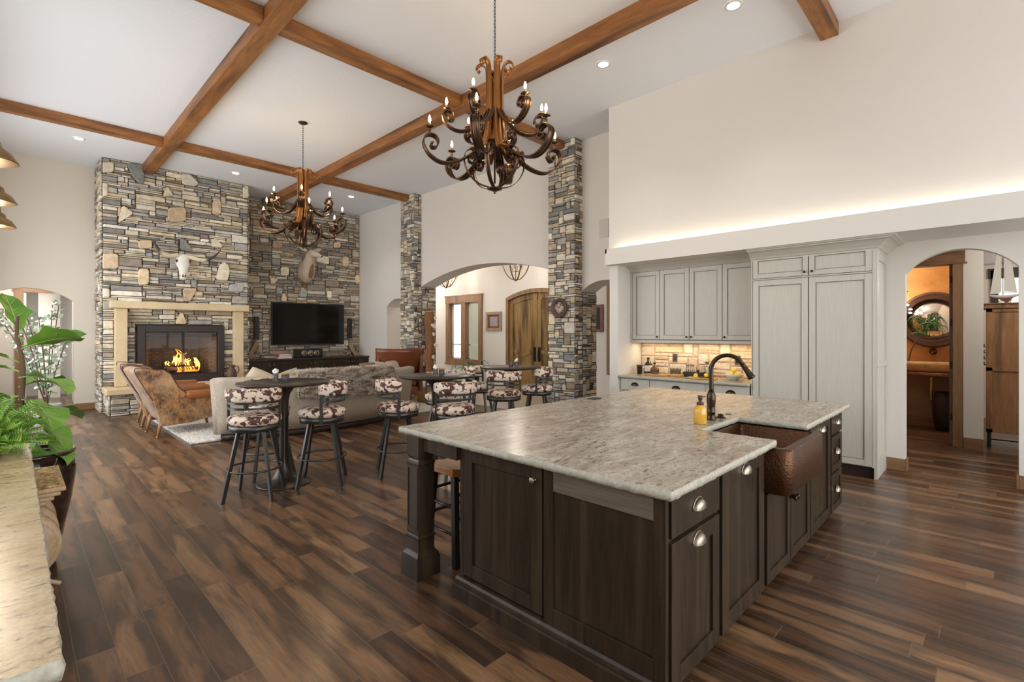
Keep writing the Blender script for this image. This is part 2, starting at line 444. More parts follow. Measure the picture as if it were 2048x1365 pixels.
def obj(name, mb, mat, parent=None, label=None, bevel=0, subsurf=0, seg=2, auto=True):
    if parent is None:
        xs = [p[0] for p in mb.v]; ys = [p[1] for p in mb.v]; zs = [p[2] for p in mb.v]
        off = V(((min(xs)+max(xs))/2, (min(ys)+max(ys))/2, min(zs)))
    else: off = WLOC[parent.name]
    me = _mesh(name, mb, mat, off)
    o = bpy.data.objects.new(name, me); COL.objects.link(o)
    if parent is None: o.location = off
    else: o.parent = parent
    WLOC[o.name] = V(off)
    if label: o['label'] = label
    if bevel:
        m = o.modifiers.new('bevel', 'BEVEL'); m.width = bevel; m.segments = seg; m.limit_method = 'ANGLE'; m.angle_limit = .6
        if auto:
            for p in me.polygons: p.use_smooth = True
            m.harden_normals = True
    if subsurf:
        m = o.modifiers.new('sub', 'SUBSURF'); m.levels = subsurf; m.render_levels = subsurf
    return o
def tag(o, label, cat, group=None, kind='thing'):
    o['label'] = label; o['category'] = cat; o['kind'] = kind
    if group: o['group'] = group
    return o
def struct(name, mb, mat, parent=None, **kw):
    o = obj(name, mb, mat, parent, **kw)
    if parent is None: o['kind'] = 'structure'
    return o
def dup(root, loc, rz=0.0, label=None, group=None, rot=None):
    def cp(o, par):
        c = o.copy(); COL.objects.link(c)
        if par is not None: c.parent = par
        for ch in list(o.children): cp(ch, c)
        return c
    r = cp(root, None); r.location = loc; r.rotation_euler = rot if rot else (0, 0, rz)
    if label: r['label'] = label
    if group: r['group'] = group
    return r
def place(o, loc, rz=0.0): o.location = loc; o.rotation_euler = (0, 0, rz); return o
def catmull(P, k=6):
    P = [V(p) for p in P]; out = []
    for i in range(len(P)-1):
        a = P[max(i-1, 0)]; b = P[i]; c = P[i+1]; d = P[min(i+2, len(P)-1)]
        for j in range(k):
            t = j/k
            out.append(.5*((2*b) + (c-a)*t + (2*a-5*b+4*c-d)*t*t + (3*b-a-3*c+d)*t**3))
    out.append(P[-1]); return out
def rbox_mb(x0, x1, y0, y1, z0, z1):
    m = MB(); m.box(x0, x1, y0, y1, z0, z1); return m
def blades(mb, pts_n, length, width, rng, lean=.6, down=0.0, n=2):
    """short pile: thin triangles standing on the given (point, normal) list"""
    for p, nn in pts_n:
        for _ in range(n):
            d = (nn + V((rng.uniform(-lean, lean), rng.uniform(-lean, lean), rng.uniform(-lean, lean) - down))).normalized()
            s = d.orthogonal().normalized(); s = (Matrix.Rotation(rng.uniform(0, 6.28), 3, d) @ s) * width
            L = length * rng.uniform(.6, 1.2)
            mb.add([p - s, p + s, p + d*L], [(0, 1, 2)], smooth=True)

# ------------------------------------------------------------------ ledgestone
STONE = {'pal': [(.66, .57, .43), (.74, .68, .57), (.58, .50, .37), (.42, .39, .34), (.31, .30, .285), (.23, .22, .21), (.46, .38, .28),
                 (.80, .76, .67), (.26, .215, .17), (.38, .37, .35), (.55, .50, .43), (.70, .63, .50), (.76, .66, .50)],
         'o': (.70, .54, .36), 'c': (.76, .68, .54), 'g': (.24, .255, .24), 'G': (.40, .41, .395), 'b': (.40, .29, .20)}
def stonemat():
    m = NT('ledgestone'); a = m.n('ShaderNodeVertexColor', layer_name='Col')
    f = m.noise(m.coord(), 9, 6, .65, .4); g = m.noise(m.coord((1, 1, 3)), 3.0, 4, .6)
    c = m.mix(1.0, a.outputs[0], m.ramp(f, [(.3, .68), (.7, 1.22)]), 'MULTIPLY')
    c = m.mix(m.math('MULTIPLY', m.ramp(g, [(.52, 0.0), (.7, 1.0)]), .35), c, (.48, .33, .18))
    m.base(c); m.rough(.85); m.bump(f, .5, .01); return m.m
stone_m = stonemat()
mortar = (.075, .062, .05)
def stonework(mb, O, U, N, Wd, H, holes=(), bigs=(), seed=1, cw=.055, ch=.034, depth=(.03, .075), pal=None, wmax=11, shade=1.0, back=True, mortar=mortar):
    """irregular dry-stacked ledgestone on the rectangle O + u*U + v*Z; N is outward; holes: (u0, u1, v0, v1)"""
    rng = random.Random(seed); pal = pal or STONE['pal']
    O, U, N, Z = V(O), V(U), V(N), V((0, 0, 1))
    nu = max(1, int(round(Wd/cw))); nv = max(1, int(round(H/ch))); cw = Wd/nu; ch = H/nv
    occ = [[False]*nu for _ in range(nv)]
    def inpoly(u, v, P):
        c = False; n = len(P); j = n-1
        for i in range(n):
            if (P[i][1] > v) != (P[j][1] > v) and u < (P[j][0]-P[i][0])*(v-P[i][1])/(P[j][1]-P[i][1]+1e-9)+P[i][0]: c = not c
            j = i
        return c
    for r in range(nv):
        for q in range(nu):
            u, v = (q+.5)*cw, (r+.5)*ch
            if any(a <= u <= b and c <= v <= d for a, b, c, d in holes): occ[r][q] = True
            elif any(inpoly(u, v, P) for _, P in bigs): occ[r][q] = True
    flip = U.cross(Z).dot(N) < 0
    def stone(P, d, col):
        P = [(min(max(a, 0), Wd), min(max(b, 0), H)) for a, b in P]
        cx = sum(p[0] for p in P)/len(P); cy = sum(p[1] for p in P)/len(P)
        w = max(p[0] for p in P) - min(p[0] for p in P); h = max(p[1] for p in P) - min(p[1] for p in P)
        bv = min(.012, h*.22)
        ku, kv = 1 - 2*bv/max(w, .02), 1 - 2*bv/max(h, .02)
        n = len(P)
        ring0 = [O + U*a + Z*b for a, b in P]
        ring1 = [O + U*a + Z*b + N*(d - bv*.8) for a, b in P]
        ring2 = [O + U*(cx+(a-cx)*ku) + Z*(cy+(b-cy)*kv) + N*(d + rng.uniform(-.004, .004)) for a, b in P]
        vs = ring0 + ring1 + ring2; fs = []
        for L in (0, n):
            for i in range(n):
                j = (i+1) % n; fs.append((L+i, L+j, L+n+j, L+n+i))
        fs.append(tuple(2*n+i for i in range(n)))
        area = sum(P[i][0]*P[(i+1)%n][1] - P[(i+1)%n][0]*P[i][1] for i in range(n))
        if (area < 0) != flip: fs = [f[::-1] for f in fs]
        mb.add(vs, fs, col)
    def jc(c):
        k = rng.uniform(.84, 1.16) * shade; return (min(1, c[0]*k*rng.uniform(.97, 1.03)), min(1, c[1]*k), min(1, c[2]*k*rng.uniform(.93, 1.04)))
    for kind, P in bigs:
        Q = []
        n = len(P)
        for i in range(n):
            a, b = P[i], P[(i+1) % n]; c0 = P[i-1]
            # cut the corners a little
            def lerp(p, q, t): return (p[0]+(q[0]-p[0])*t, p[1]+(q[1]-p[1])*t)
            Q.append(lerp(a, c0, .14)); Q.append(lerp(a, b, .14))
        stone(Q, depth[1] + .012, jc(STONE[kind]))
    for r in range(nv):
        for q in range(nu):
            if occ[r][q]: continue
            h = rng.choices([1, 2, 3, 5], [5, 4, 1.6, .4])[0]
            w = rng.randint(3, wmax) if h < 3 else rng.randint(2, max(3, wmax - 2))
            ww = 0
            while ww < w and q + ww < nu and not occ[r][q+ww]: ww += 1
            if q + ww < nu and not occ[r][q+ww] and q + ww == nu - 1: ww += 1
            hh = 0
            while hh < h and r + hh < nv and all(not occ[r+hh][q+t] for t in range(ww)): hh += 1
            hh = max(hh, 1)
            for a in range(hh):
                for b in range(ww): occ[r+a][q+b] = True
            g = .0035
            u0, u1, v0, v1 = q*cw + g, (q+ww)*cw - g, r*ch + g*.8, (r+hh)*ch - g*.8
            j = lambda s: rng.uniform(0, s)
            dx, dz = min(.014, (u1-u0)*.12), min(.007, (v1-v0)*.18)
            um = u0 + (u1-u0)*rng.uniform(.3, .7)
            P = [(u0+j(dx), v0+j(dz)), (um, v0+j(dz*.6)), (u1-j(dx), v0+j(dz)), (u1-j(dx*.5), (v0+v1)/2), (u1-j(dx), v1-j(dz)), (um, v1-j(dz*.6)), (u0+j(dx), v1-j(dz)), (u0+j(dx*.5), (v0+v1)/2)]
            stone(P, rng.uniform(*depth), jc(rng.choice(pal)))
    if back:
        # mortar bed, cut around the holes
        us = sorted({0, Wd, *[min(max(h[k], 0), Wd) for h in holes for k in (0, 1)]}); vv = sorted({0, H, *[min(max(h[k], 0), H) for h in holes for k in (2, 3)]})
        for a, b in zip(us, us[1:]):
            for c, d in zip(vv, vv[1:]):
                if any(h[0] <= (a+b)/2 <= h[1] and h[2] <= (c+d)/2 <= h[3] for h in holes): continue
                f = [O + U*a + Z*c + N*.012, O + U*b + Z*c + N*.012, O + U*b + Z*d + N*.012, O + U*a + Z*d + N*.012]
                mb.add(f, [(0, 1, 2, 3) if not flip else (3, 2, 1, 0)], mortar)

# ------------------------------------------------------------------ cabinet fronts
def panel_front(name, o, u, n, w, h, mat, parent, frame=.06, t=.02, rec=.010, flat=False, bead=None, top=None):
    """shaker front: o lower-left corner, u right, n outward"""
    o, u, n, z = V(o), V(u), V(n), V((0, 0, 1)); m = MB()
    if flat:
        m.obox(o, u, z, n, w, h, t)
    else:
        m.obox(o, u, z, n, frame, h, t); m.obox(o + u*(w-frame), u, z, n, frame, h, t)
        m.obox(o + u*frame, u, z, n, w-2*frame, frame, t); m.obox(o + u*frame + z*(h-frame), u, z, n, w-2*frame, frame, t)
        m.obox(o + u*frame + z*frame, u, z, n, w-2*frame, h-2*frame, t-rec)
    d = obj(name, m, mat, parent, bevel=.002, seg=1)
    if bead and not flat:
        q = MB(); k = .005; f = frame
        a = o + u*f + z*f + n*(t-rec); W2, H2 = w-2*f, h-2*f
        q.obox(a, u, z, n, W2, k, rec*.7); q.obox(a + z*(H2-k), u, z, n, W2, k, rec*.7)
        q.obox(a + z*k, u, z, n, k, H2-2*k, rec*.7); q.obox(a + u*(W2-k) + z*k, u, z, n, k, H2-2*k, rec*.7)
        obj('bead', q, bead, d)
    return d
def knob_mb(p, n, r=.015, L=.03):
    m = MB(); n = V(n); M = n.to_track_quat('Z', 'Y').to_matrix()
    m.lathe([(0, 0), (r*.75, 0), (r*.5, L*.15), (r*.35, L*.35), (r*.4, L*.5), (r, L*.7), (r*.95, L*.9), (r*.5, L), (0, L*1.02)], p, 14, M=M); return m
def cup_mb(p, u, n, w=.085, h=.034, d=.026):
    """bin pull centred on p: a hood open below"""
    m = MB(); p, u, n, z = V(p), V(u), V(n), V((0, 0, 1)); R = 7; K = 12; rings = []
    for i in range(R+1):
        ph = (PI/2)*i/R                  # 0 = rim against the front, pi/2 = nose
        ring = []
        for k in range(K+1):
            a = PI*k/K
            ring.append(p + u*(w/2*math.cos(a)*math.cos(ph)**.8) + z*(h*(math.sin(a)*math.cos(ph)**.7) - h*.45) + n*(d*math.sin(ph)**.9 * (.35+.65*1)))
        rings.append(ring)
    m.loft(rings, closed=False, cap=False)
    m.tube([p + u*(w/2*1.06*math.cos(PI*k/K)) + z*(h*1.08*math.sin(PI*k/K) - h*.45) + n*.002 for k in range(K+1)], .003, 6)
    return m
# ------------------------------------------------------------------ room shell
CZ = 4.88; XR = 6.94; XT = 7.37; YF = 12.95
m = MB(); m.box(-.7, 13.0, -3.4, 17.0, -.12, 0); fl = struct('floor', m, floorm)
m = MB(); m.box(XT-.02, 9.1, 4.2, 12.95, 0, .006)
m.box(XR-.0, XT, 5.72, 9.86, 0, .006); struct('floor_foyer', m, tile)
m = MB(); m.box(-.7, XT, -3.4, YF+.2, CZ, CZ+.15); struct('ceiling', m, ceilm)
def arc_profile(a, b, spring, peak, n=16):
    w = (b-a)/2; h = peak-spring; R = (w*w+h*h)/(2*h); cz = peak-R; c = (a+b)/2
    return [(a + (b-a)*i/n, cz + math.sqrt(max(R*R - (a+(b-a)*i/n-c)**2, 0))) for i in range(n+1)]
def wall_outline(s0, s1, z1, openings, n=16):
    """openings sorted: (a, b, spring, peak) reaching the floor; returns list of (s, z)"""
    P = [(s0, 0)]
    for a, b, sp, pk in openings:
        P += [(a, 0)] + arc_profile(a, b, sp, pk, n) + [(b, 0)]
    P += [(s1, 0), (s1, z1), (s0, z1)]
    return P
def arched_wall(name, axis, pos, thick, s0, s1, z1, openings, mat):
    """strip-built wall so that the arches are clean; axis = the direction it runs along"""
    m = MB(); N = 22
    cuts = [s0]
    def bx(a, b, za0, zb0, za1):
        # quad prism with a sloping underside
        if axis == 'y':
            f = lambda s, z, d: (pos + d, s, z)
        else: f = lambda s, z, d: (s, pos + d, z)
        vs = [f(a, za0, 0), f(b, zb0, 0), f(b, za1, 0), f(a, za1, 0), f(a, za0, thick), f(b, zb0, thick), f(b, za1, thick), f(a, za1, thick)]
        fs = [(0, 1, 2, 3), (7, 6, 5, 4), (0, 4, 5, 1)]
        if abs(za1 - CZ) > .01: fs.append((3, 2, 6, 7))
        m.add(vs, fs)
    def jamb(s, z, facing):
        f = (lambda d, zz: (pos + d, s, zz)) if axis == 'y' else (lambda d, zz: (s, pos + d, zz))
        m.add([f(0, 0), f(thick, 0), f(thick, z), f(0, z)], [(0, 1, 2, 3)])
    s = s0
    for a, b, sp, pk in openings:
        if a > s: bx(s, a, 0, 0, z1)
        pr = arc_profile(a, b, sp, pk, N)
        for (p, zp), (q, zq) in zip(pr, pr[1:]): bx(p, q, zp, zq, z1)
        jamb(a, sp, 1); jamb(b, sp, -1); s = b
    if s1 > s: bx(s, s1, 0, 0, z1)
    jamb(s0, z1, -1); jamb(s1, z1, 1)
    o = struct(name, m, mat); return o
# far wall (to the left of the fireplace) with its arched opening
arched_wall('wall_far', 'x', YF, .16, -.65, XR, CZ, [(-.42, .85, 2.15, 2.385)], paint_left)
# right wall of the great room with the three arches
arched_wall('wall_right', 'y', XR, XT-XR, 3.94, YF, CZ, [(4.16, 5.13, 2.24, 2.42), (5.67, 9.93, 2.64, 2.99), (10.42, 11.45, 2.22, 2.42)], paint)
# kitchen pier wall with the arch to the back hall
arched_wall('wall_kitchen', 'y', XR-.03, .13, -3.4, .873, 2.6, [(-.185, .69, 2.19, 2.41)], trimw)
# bulkhead above the kitchen cabinets, and the ledge that hides the cove light
m = MB(); m.box(6.22, 7.37, -3.4, 4.08, 2.6, CZ); struct('wall_upper_kitchen', m, paint)
m = MB(); m.box(6.12, 6.95, -3.4, 4.08, 2.53, 2.70); m.box(6.12, 6.145, -3.4, 4.08, 2.70, 2.765); m.box(6.12, 6.22, 4.055, 4.08, 2.70, 2.765)
struct('trim_soffit', m, trimw)
m = MB(); m.box(6.165, 6.205, -3.2, 3.95, 2.702, 2.712)
t = tag(obj('cove_light', m, cove_m), 'warm cove light strip hidden on the ledge above the white cabinets', 'light strip')
area('cove_lamp', (6.18, .4, 2.73), (PI, 0, 0), .04, 7.0, 3.5, (1, .90, .76))
# niche: left cheek and back
m = MB(); m.box(6.24, 7.37, 3.94, 4.08, 0, 2.54); m.box(6.93, 7.37, -.0+.873, 3.94, 0, 2.54); struct('wall_niche', m, trimw)
# left wall, with its tall windows toward the daylight
m = MB()
for a, b in ((-3.4, .4), (5.2, 5.6), (8.4, 8.8), (11.7, YF)): m.box(-.82, -.65, a, b, 0, CZ)
for a, b in ((.4, 5.2), (5.6, 8.4), (8.8, 11.7)):
    m.box(-.82, -.65, a, b, 3.9, CZ); m.box(-.82, -.65, a, b, 0, .3 if a > 5 else 1.1)
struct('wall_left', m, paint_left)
for i, (a, b) in enumerate(((.4, 5.2), (5.6, 8.4), (8.8, 11.7))):
    z0 = .3 if a > 5 else 1.1
    m = MB(); m.box(-.80, -.72, a, a+.07, z0, 3.9); m.box(-.80, -.72, b-.07, b, z0, 3.9); m.box(-.80, -.72, a, b, z0, z0+.07); m.box(-.80, -.72, a, b, 3.83, 3.9); m.box(-.79, -.73, (a+b)/2-.03, (a+b)/2+.03, z0, 3.9)
    w = struct('window_%d' % (i+2), m, trimwood)
m = MB()
for x in (-.65, 1.2, 3.1, 5.0, 6.86): m.box(x, x+.09, -3.40, -3.30, 0, CZ)
m.box(-.65, 6.94, -3.40, -3.30, 0, .25); m.box(-.65, 6.94, -3.40, -3.30, 4.4, CZ); m.box(-.65, 6.94, -3.39, -3.31, 2.45, 2.53)
struct('window_5', m, trimwood)  # assumed, unseen window frame, added in front of the rear area lamp
# ceiling timbers
def beam(x0, x1, y0, y1, z0, z1, ax, label, kind='structure'):
    m = MB(); m.box(x0, x1, y0, y1, z0, z1); o = obj('ceiling_beam', m, beamw[ax], bevel=.006)
    o['kind'] = 'structure'; return o
ZB = 4.715
beam(1.80, 1.985, -3.4, 12.06, ZB, CZ-.001, 'y', '')
beam(4.41, 4.60, -3.4, 12.88, ZB, CZ-.001, 'y', '')
for y0, y1 in ((10.09, 10.25), (5.33, 5.49)):
    for a, b in ((-.65, 1.80), (1.985, 4.41), (4.60, 6.72)): beam(a, b, y0, y1, ZB+.02, CZ-.001, 'x', '')
beam(4.60, 6.22, 1.18, 1.35, ZB+.02, CZ-.001, 'x', '')
beam(1.985, 4.41, 1.18, 1.35, ZB+.02, CZ-.001, 'x', '')
# skirting
def base(name, x0, x1, y0, y1, h=.13, mat=None):
    m = MB(); m.box(x0, x1, y0, y1, 0, h); return struct(name, m, mat or trimh, bevel=.004)
base('baseboard_far', .85, 1.16, YF-.02, YF-.001)
base('baseboard_pier', XR-.05, XR-.031, .69, .86, .135)
base('baseboard_pier_return', XR-.05, XR+.10, .672, .690, .135)
base('baseboard_right_pier', XR-.05, XR+.10, -.185, -.165, .135)
base('baseboard_right_face', XR-.05, XR-.031, -1.6, -.185, .135)
base('baseboard_hall', 8.85, 8.869, .085, .28, .14)
# ---- back hall beyond the kitchen arch
m = MB(); m.box(7.04, 12.8, -2.6, 3.93, 2.75, 2.85); struct('ceiling_hall', m, ceilm)
HX = 8.87
m = MB(); m.box(HX, HX+.14, .085, .28, 0, 2.75); m.box(HX, HX+.14, .28, 1.4, 2.64, 2.75); m.box(HX, HX+.14, 1.4, 3.93, 0, 2.75); m.box(HX+.1, 10.6, .17, .28, 0, 2.75)
struct('wall_hall', m, paint)
cop = NT('copper_plaster'); _n = cop.noise(cop.coord(), 1.6, 6, .6, .6)
cop.base(cop.mix(cop.ramp(_n, [(.35, 0.0), (.65, 1.0)]), (.42, .16, .035), (.66, .33, .10))); cop.rough(.42)
copm = cop.m
stonepl = plain('mottled_plaster', (.36, .22, .12), .6, var=.5, vs=4)
m = MB(); m.box(10.5, 10.62, .1, 2.4, .92, 2.75); m.box(9.02, 10.5, 2.3, 2.42, 0, 2.75); struct('wall_powder_room', m, copm)
m = MB(); m.box(10.48, 10.62, .1, 2.4, 0, .92); struct('wall_powder_room_lower', m, stonepl)
base('baseboard_powder_room', 10.455, 10.478, .14, 2.3, .16)
d = thing('door_casing', 'stained wood door casing around the powder room doorway', 'door casing', (HX, .38, 0))
m = MB(); m.box(HX-.03, HX+.16, .285, .385, 0, 2.47); obj('jamb', m, trimwood, d, bevel=.004)
m = MB(); m.box(HX-.03, HX+.16, 1.30, 1.40, 0, 2.47); obj('jamb', m, trimwood, d, bevel=.004)
m = MB(); m.box(HX-.045, HX+.16, .26, 1.42, 2.47, 2.64); m.box(HX-.06, HX+.16, .24, 1.44, 2.455, 2.475); obj('head', m, trimh, d, bevel=.004)
m = MB(); m.box(HX+.02, HX+.09, .385, .42, .02, 2.455); dd = obj('door', m, wood('dark_door_edge', (.12, .06, .025), (.19, .10, .045), (12, 12, 1.3)), d)
for z in (.35, 1.05, 1.62, 2.2):
    q = MB(); q.box(HX+.0, HX+.04, .384, .41, z, z+.1); obj('hinge', q, blackm, dd)
d['kind'] = 'structure'
# office beyond
m = MB(); m.box(12.3, 12.45, -2.6, -.62, 0, 2.75); m.box(12.3, 12.45, -.05, .6, 0, 2.75); m.box(12.3, 12.45, -.62, -.05, 0, 1.2); m.box(12.3, 12.45, -.62, -.05, 2.55, 2.75)
m.box(7.04, 12.4, -2.7, -2.6, 0, 2.75)
struct('wall_office', m, paint)
wd = thing('window_6', 'bright office window with dark wood casing behind the model ship', 'window', (12.3, -.25, 1.2)); wd['kind'] = 'structure'
m = MB(); m.box(12.27, 12.33, -.075, .025, 1.15, 2.65); m.box(12.27, 12.33, -.66, .06, 2.5, 2.68); m.box(12.26, 12.33, -.66, .04, 1.13, 1.2); obj('casing', m, dkwood, wd)
m = MB(); m.box(12.34, 12.35, -.62, -.05, 1.2, 2.5); obj('pane', m, pane, wd)
# ---- left hall beyond the far arch
m = MB(); m.box(-.65, .03, 15.0, 15.12, 0, 2.7); m.box(.03, 1.6, 15.0, 15.12, 2.48, 2.7); m.box(.95, 1.1, YF+.16, 15.0, 0, 2.7); m.box(-.8, -.65, YF+.16, 16.6, 0, 2.7); m.box(-.8, 1.6, 16.6, 16.7, 0, 2.7)
m.box(.42, .80, 15.9, 16.0, 0, 2.7)
struct('wall_left_hall', m, paint)
m = MB(); m.box(-.8, 1.6, YF+.16, 16.7, 2.7, 2.8); struct('ceiling_left_hall', m, ceilm)
d = thing('door_2', 'wood cased doorway seen through the far left arch', 'doorway', (.1, 15, 0)); d['kind'] = 'structure'
m = MB(); m.box(.03, .17, 14.96, 15.13, 0, 2.42); obj('jamb', m, trimwood, d); m = MB(); m.box(-.0, 1.0, 14.96, 15.13, 2.42, 2.52); obj('head', m, trimh, d)
m = MB(); m.box(.17, .21, 14.98, 15.75, .02, 2.40); obj('door', m, paint, d)
for z in (.4, 1.9): m = MB(); m.box(.165, .2, 14.965, 14.98, z, z+.12); obj('hinge', m, pewter, d)
area('left_hall_window', (.75, 15.3, 1.5), (0, PI/2, 0), 1.9, .5, 14, (1, .98, .95))
point('left_hall_lamp', (.3, 14.2, 2.4), 22, (1, .93, .84), .15)
# ---- foyer beyond the big arch
FX = 9.1
m = MB()
m.box(FX, FX+.16, 4.1, 7.0, 0, 3.7); m.box(FX, FX+.16, 9.1, 10.06, 0, 3.7); m.box(FX, FX+.16, 11.66, 13.1, 0, 3.7)
m.box(FX, FX+.16, 7.0, 9.1, 2.66, 3.7); m.box(FX, FX+.16, 10.06, 11.66, 0, .65); m.box(FX, FX+.16, 10.06, 11.66, 2.62, 3.7)
# arched head infill over the entry doors
pr = arc_profile(7.0, 9.1, 2.445, 2.64, 16)
for (p, zp), (q, zq) in zip(pr, pr[1:]):
    m.add([(FX, p, zp), (FX, q, zq), (FX, q, 2.66), (FX, p, 2.66)], [(0, 3, 2, 1)])
struct('wall_foyer', m, paint)
m = MB(); m.box(XT, FX, 12.95, 13.1, 0, 3.7); m.box(XT, FX+.1, 4.08, 4.2, 0, 3.7); struct('wall_foyer_end', m, paint)
m = MB(); m.box(XT, FX+.16, 4.08, 13.1, 3.6, 3.75); struct('ceiling_foyer', m, ceilm)
base('baseboard_foyer', FX-.02, FX-.001, 9.15, 12.9, .13, trimw); base('baseboard_foyer_right', FX-.02, FX-.001, 4.3, 6.95, .13, trimw)
CH_BIG =[
('c',[(1.18,4.76),(1.36,4.81),(1.36,4.62),(1.18,4.57)]),
('g',[(1.56,4.85),(1.83,4.88),(1.83,4.49),(1.74,4.50),(1.64,4.61)]),
('c',[(2.45,4.83),(2.61,4.87),(2.77,4.71),(2.72,4.64),(2.48,4.63)]),
('c',[(2.19,4.51),(2.23,4.52),(2.33,4.35),(2.14,4.31)]),
('c',[(1.17,4.37),(1.27,4.39),(1.27,4.14),(1.17,4.12)]),
('c',[(1.49,4.02),(1.67,3.88),(1.42,3.64)]),
('o',[(2.23,4.10),(2.54,4.16),(2.54,3.86),(2.23,3.81)]),
('o',[(3.03,4.39),(3.19,4.42),(3.19,4.13),(3.03,4.10)]),
('c',[(3.63,4.83),(3.75,4.86),(3.75,4.60),(3.63,4.57)]),
('o',[(1.17,3.03),(1.43,3.06),(1.43,2.77),(1.17,2.75)]),
('o',[(1.74,3.36),(1.96,3.39),(1.96,3.23),(1.74,3.20)]),
('g',[(2.44,3.49),(2.50,3.50),(2.67,3.27),(2.44,3.25)]),
('c',[(3.00,3.56),(3.10,3.58),(3.24,3.41),(3.01,3.39)]),
('G',[(2.26,3.07),(2.40,3.09),(2.40,2.86),(2.26,2.85)]),
('o',[(1.74,2.80),(1.91,2.81),(1.91,2.50),(1.74,2.48)]),
('c',[(3.17,3.02),(3.25,3.09),(3.34,3.02),(3.36,2.87),(3.32,2.68),(3.10,2.69),(3.12,2.82)]),
('o',[(2.48,2.46),(2.75,2.48),(2.62,2.20),(2.51,2.19)]),
('c',[(1.17,2.38),(1.30,2.38),(1.30,2.21),(1.17,2.21)]),
('G',[(3.35,2.61),(3.64,2.63),(3.64,2.46),(3.35,2.44)]),
('o',[(2.44,1.95),(2.48,1.95),(2.56,1.72),(2.34,1.72)]),
]
TV_BIG =[
('b',[(4.57,3.85),(4.80,3.88),(4.80,3.69),(4.57,3.67)]),
('o',[(6.17,4.02),(6.36,4.04),(6.36,3.89),(6.17,3.87)]),
('c',[(5.69,3.54),(5.80,3.63),(6.03,3.59),(6.03,3.39),(5.69,3.43)]),
('o',[(6.42,3.65),(6.60,3.67),(6.60,3.39),(6.42,3.38)]),
('c',[(4.77,3.20),(4.97,3.22),(4.97,3.01),(4.77,2.99)]),
('o',[(4.51,2.91),(4.61,2.93),(4.70,2.89),(4.62,2.77),(4.52,2.76)]),
('o',[(4.77,2.33),(4.81,2.54),(4.87,2.54),(4.92,2.34)]),
('c',[(5.98,2.67),(6.10,2.68),(6.10,2.49),(5.98,2.49)]),
('G',[(5.26,2.67),(5.43,2.68),(5.43,2.48),(5.26,2.47)]),
('o',[(6.81,3.17),(6.95,3.18),(6.95,2.96),(6.81,2.95)]),
('b',[(4.22,1.24),(4.32,1.24),(4.32,1.04),(4.22,1.04)]),
]
def shift(big, du, dv=0): return [(k, [(a-du, b-dv) for a, b in P]) for k, P in big]
# ---- stone columns of the right wall
def column(y0, y1, label, seed):
    t = thing('stone_column', label, 'stone column', (6.71, (y0+y1)/2, 0)); t['kind'] = 'structure'
    m = MB(); dp = (.02, .05)
    stonework(m, (6.75, y1, 0), (0, -1, 0), (-1, 0, 0), y1-y0, CZ-.005, seed=seed, depth=dp, cw=.05, ch=.04, wmax=6)
    stonework(m, (6.72, y0+.03, 0), (1, 0, 0), (0, -1, 0), .24, CZ-.005, seed=seed+1, depth=(.01, .04), cw=.05, ch=.04, wmax=5)
    stonework(m, (XR+.02, y0+.03, 0), (1, 0, 0), (0, -1, 0), .42, 2.24 if y0 < 6 else 2.64, seed=seed+2, depth=(.01, .04), cw=.05, ch=.04, wmax=5)
    stonework(m, (7.38, y1-.03, 0), (-1, 0, 0), (0, 1, 0), .66, 2.6, seed=seed+3, depth=(.01, .03), cw=.08, ch=.05, wmax=5)
    m.box(6.74, 6.93, y0+.03, y1-.03, 0, CZ-.005, mortar); m.box(6.93, 7.38, y0+.03, y1-.03, 0, 2.2, mortar)
    obj('stone_facing', m, stone_m, t); return t
column(5.09, 5.69, 'tall ledgestone column nearest the kitchen with the round clock on it', 11)
column(9.88, 10.46, 'tall ledgestone column at the far end of the big arch, by the log plank', 21)
# ---- fireplace
CX0, CX1, CY = 1.20, 3.74, 12.10
fp = thing('fireplace', 'floor-to-ceiling ledgestone fireplace with sandstone mantel and raised hearth', 'fireplace', (2.47, 12.5, 0))
m = MB()
stonework(m, (CX0, CY, 0), (1, 0, 0), (0, -1, 0), CX1-CX0, CZ-.005, holes=[(1.72-CX0, 3.24-CX0, .42, 1.69)], bigs=shift(CH_BIG, CX0), seed=3, depth=(.025, .07))
stonework(m, (CX0, YF-.01, 0), (0, -1, 0), (-1, 0, 0), YF-CY, CZ-.005, seed=5, depth=(.02, .05))
stonework(m, (CX1, CY, 0), (0, 1, 0), (1, 0, 0), YF-CY-.01, CZ-.005, seed=6, depth=(.02, .05))
for x0, x1, z0, z1 in ((CX0, 1.72, 0, CZ-.005), (3.24, CX1, 0, CZ-.005), (1.72, 3.24, 1.69, CZ-.005), (1.72, 3.24, 0, .42)):
    m.box(x0, x1, CY, YF-.01, z0, z1, mortar)
obj('stone_chimney', m, stone_m, fp)
sand = NT('sandstone'); _n = sand.noise(sand.coord(), 3.5, 6, .65, .5); sand.base(sand.mix(_n, (.52, .38, .20), (.80, .66, .44))); sand.rough(.8); sand.bump(_n, .5, .01); sand = sand.m
m = MB(); m.box(1.29, 3.71, 11.86, CY+.02, 2.005, 2.145); obj('mantel', m, sand, fp, bevel=.015)
for x0, x1 in ((1.365, 1.56), (3.42, 3.615)):
    m = MB(); m.box(x0, x1, 11.93, CY+.02, .50, 2.005); obj('pilaster', m, sand, fp, bevel=.012)
m = MB()
stonework(m, (1.26, 11.56, 0), (1, 0, 0), (0, -1, 0), 2.50, .38, seed=7, depth=(.02, .06))
stonework(m, (1.26, CY, 0), (0, -1, 0), (-1, 0, 0), .54, .38, seed=8, depth=(.02, .05))
stonework(m, (3.76, 11.56, 0), (0, 1, 0), (1, 0, 0), .54, .38, seed=9, depth=(.02, .05))
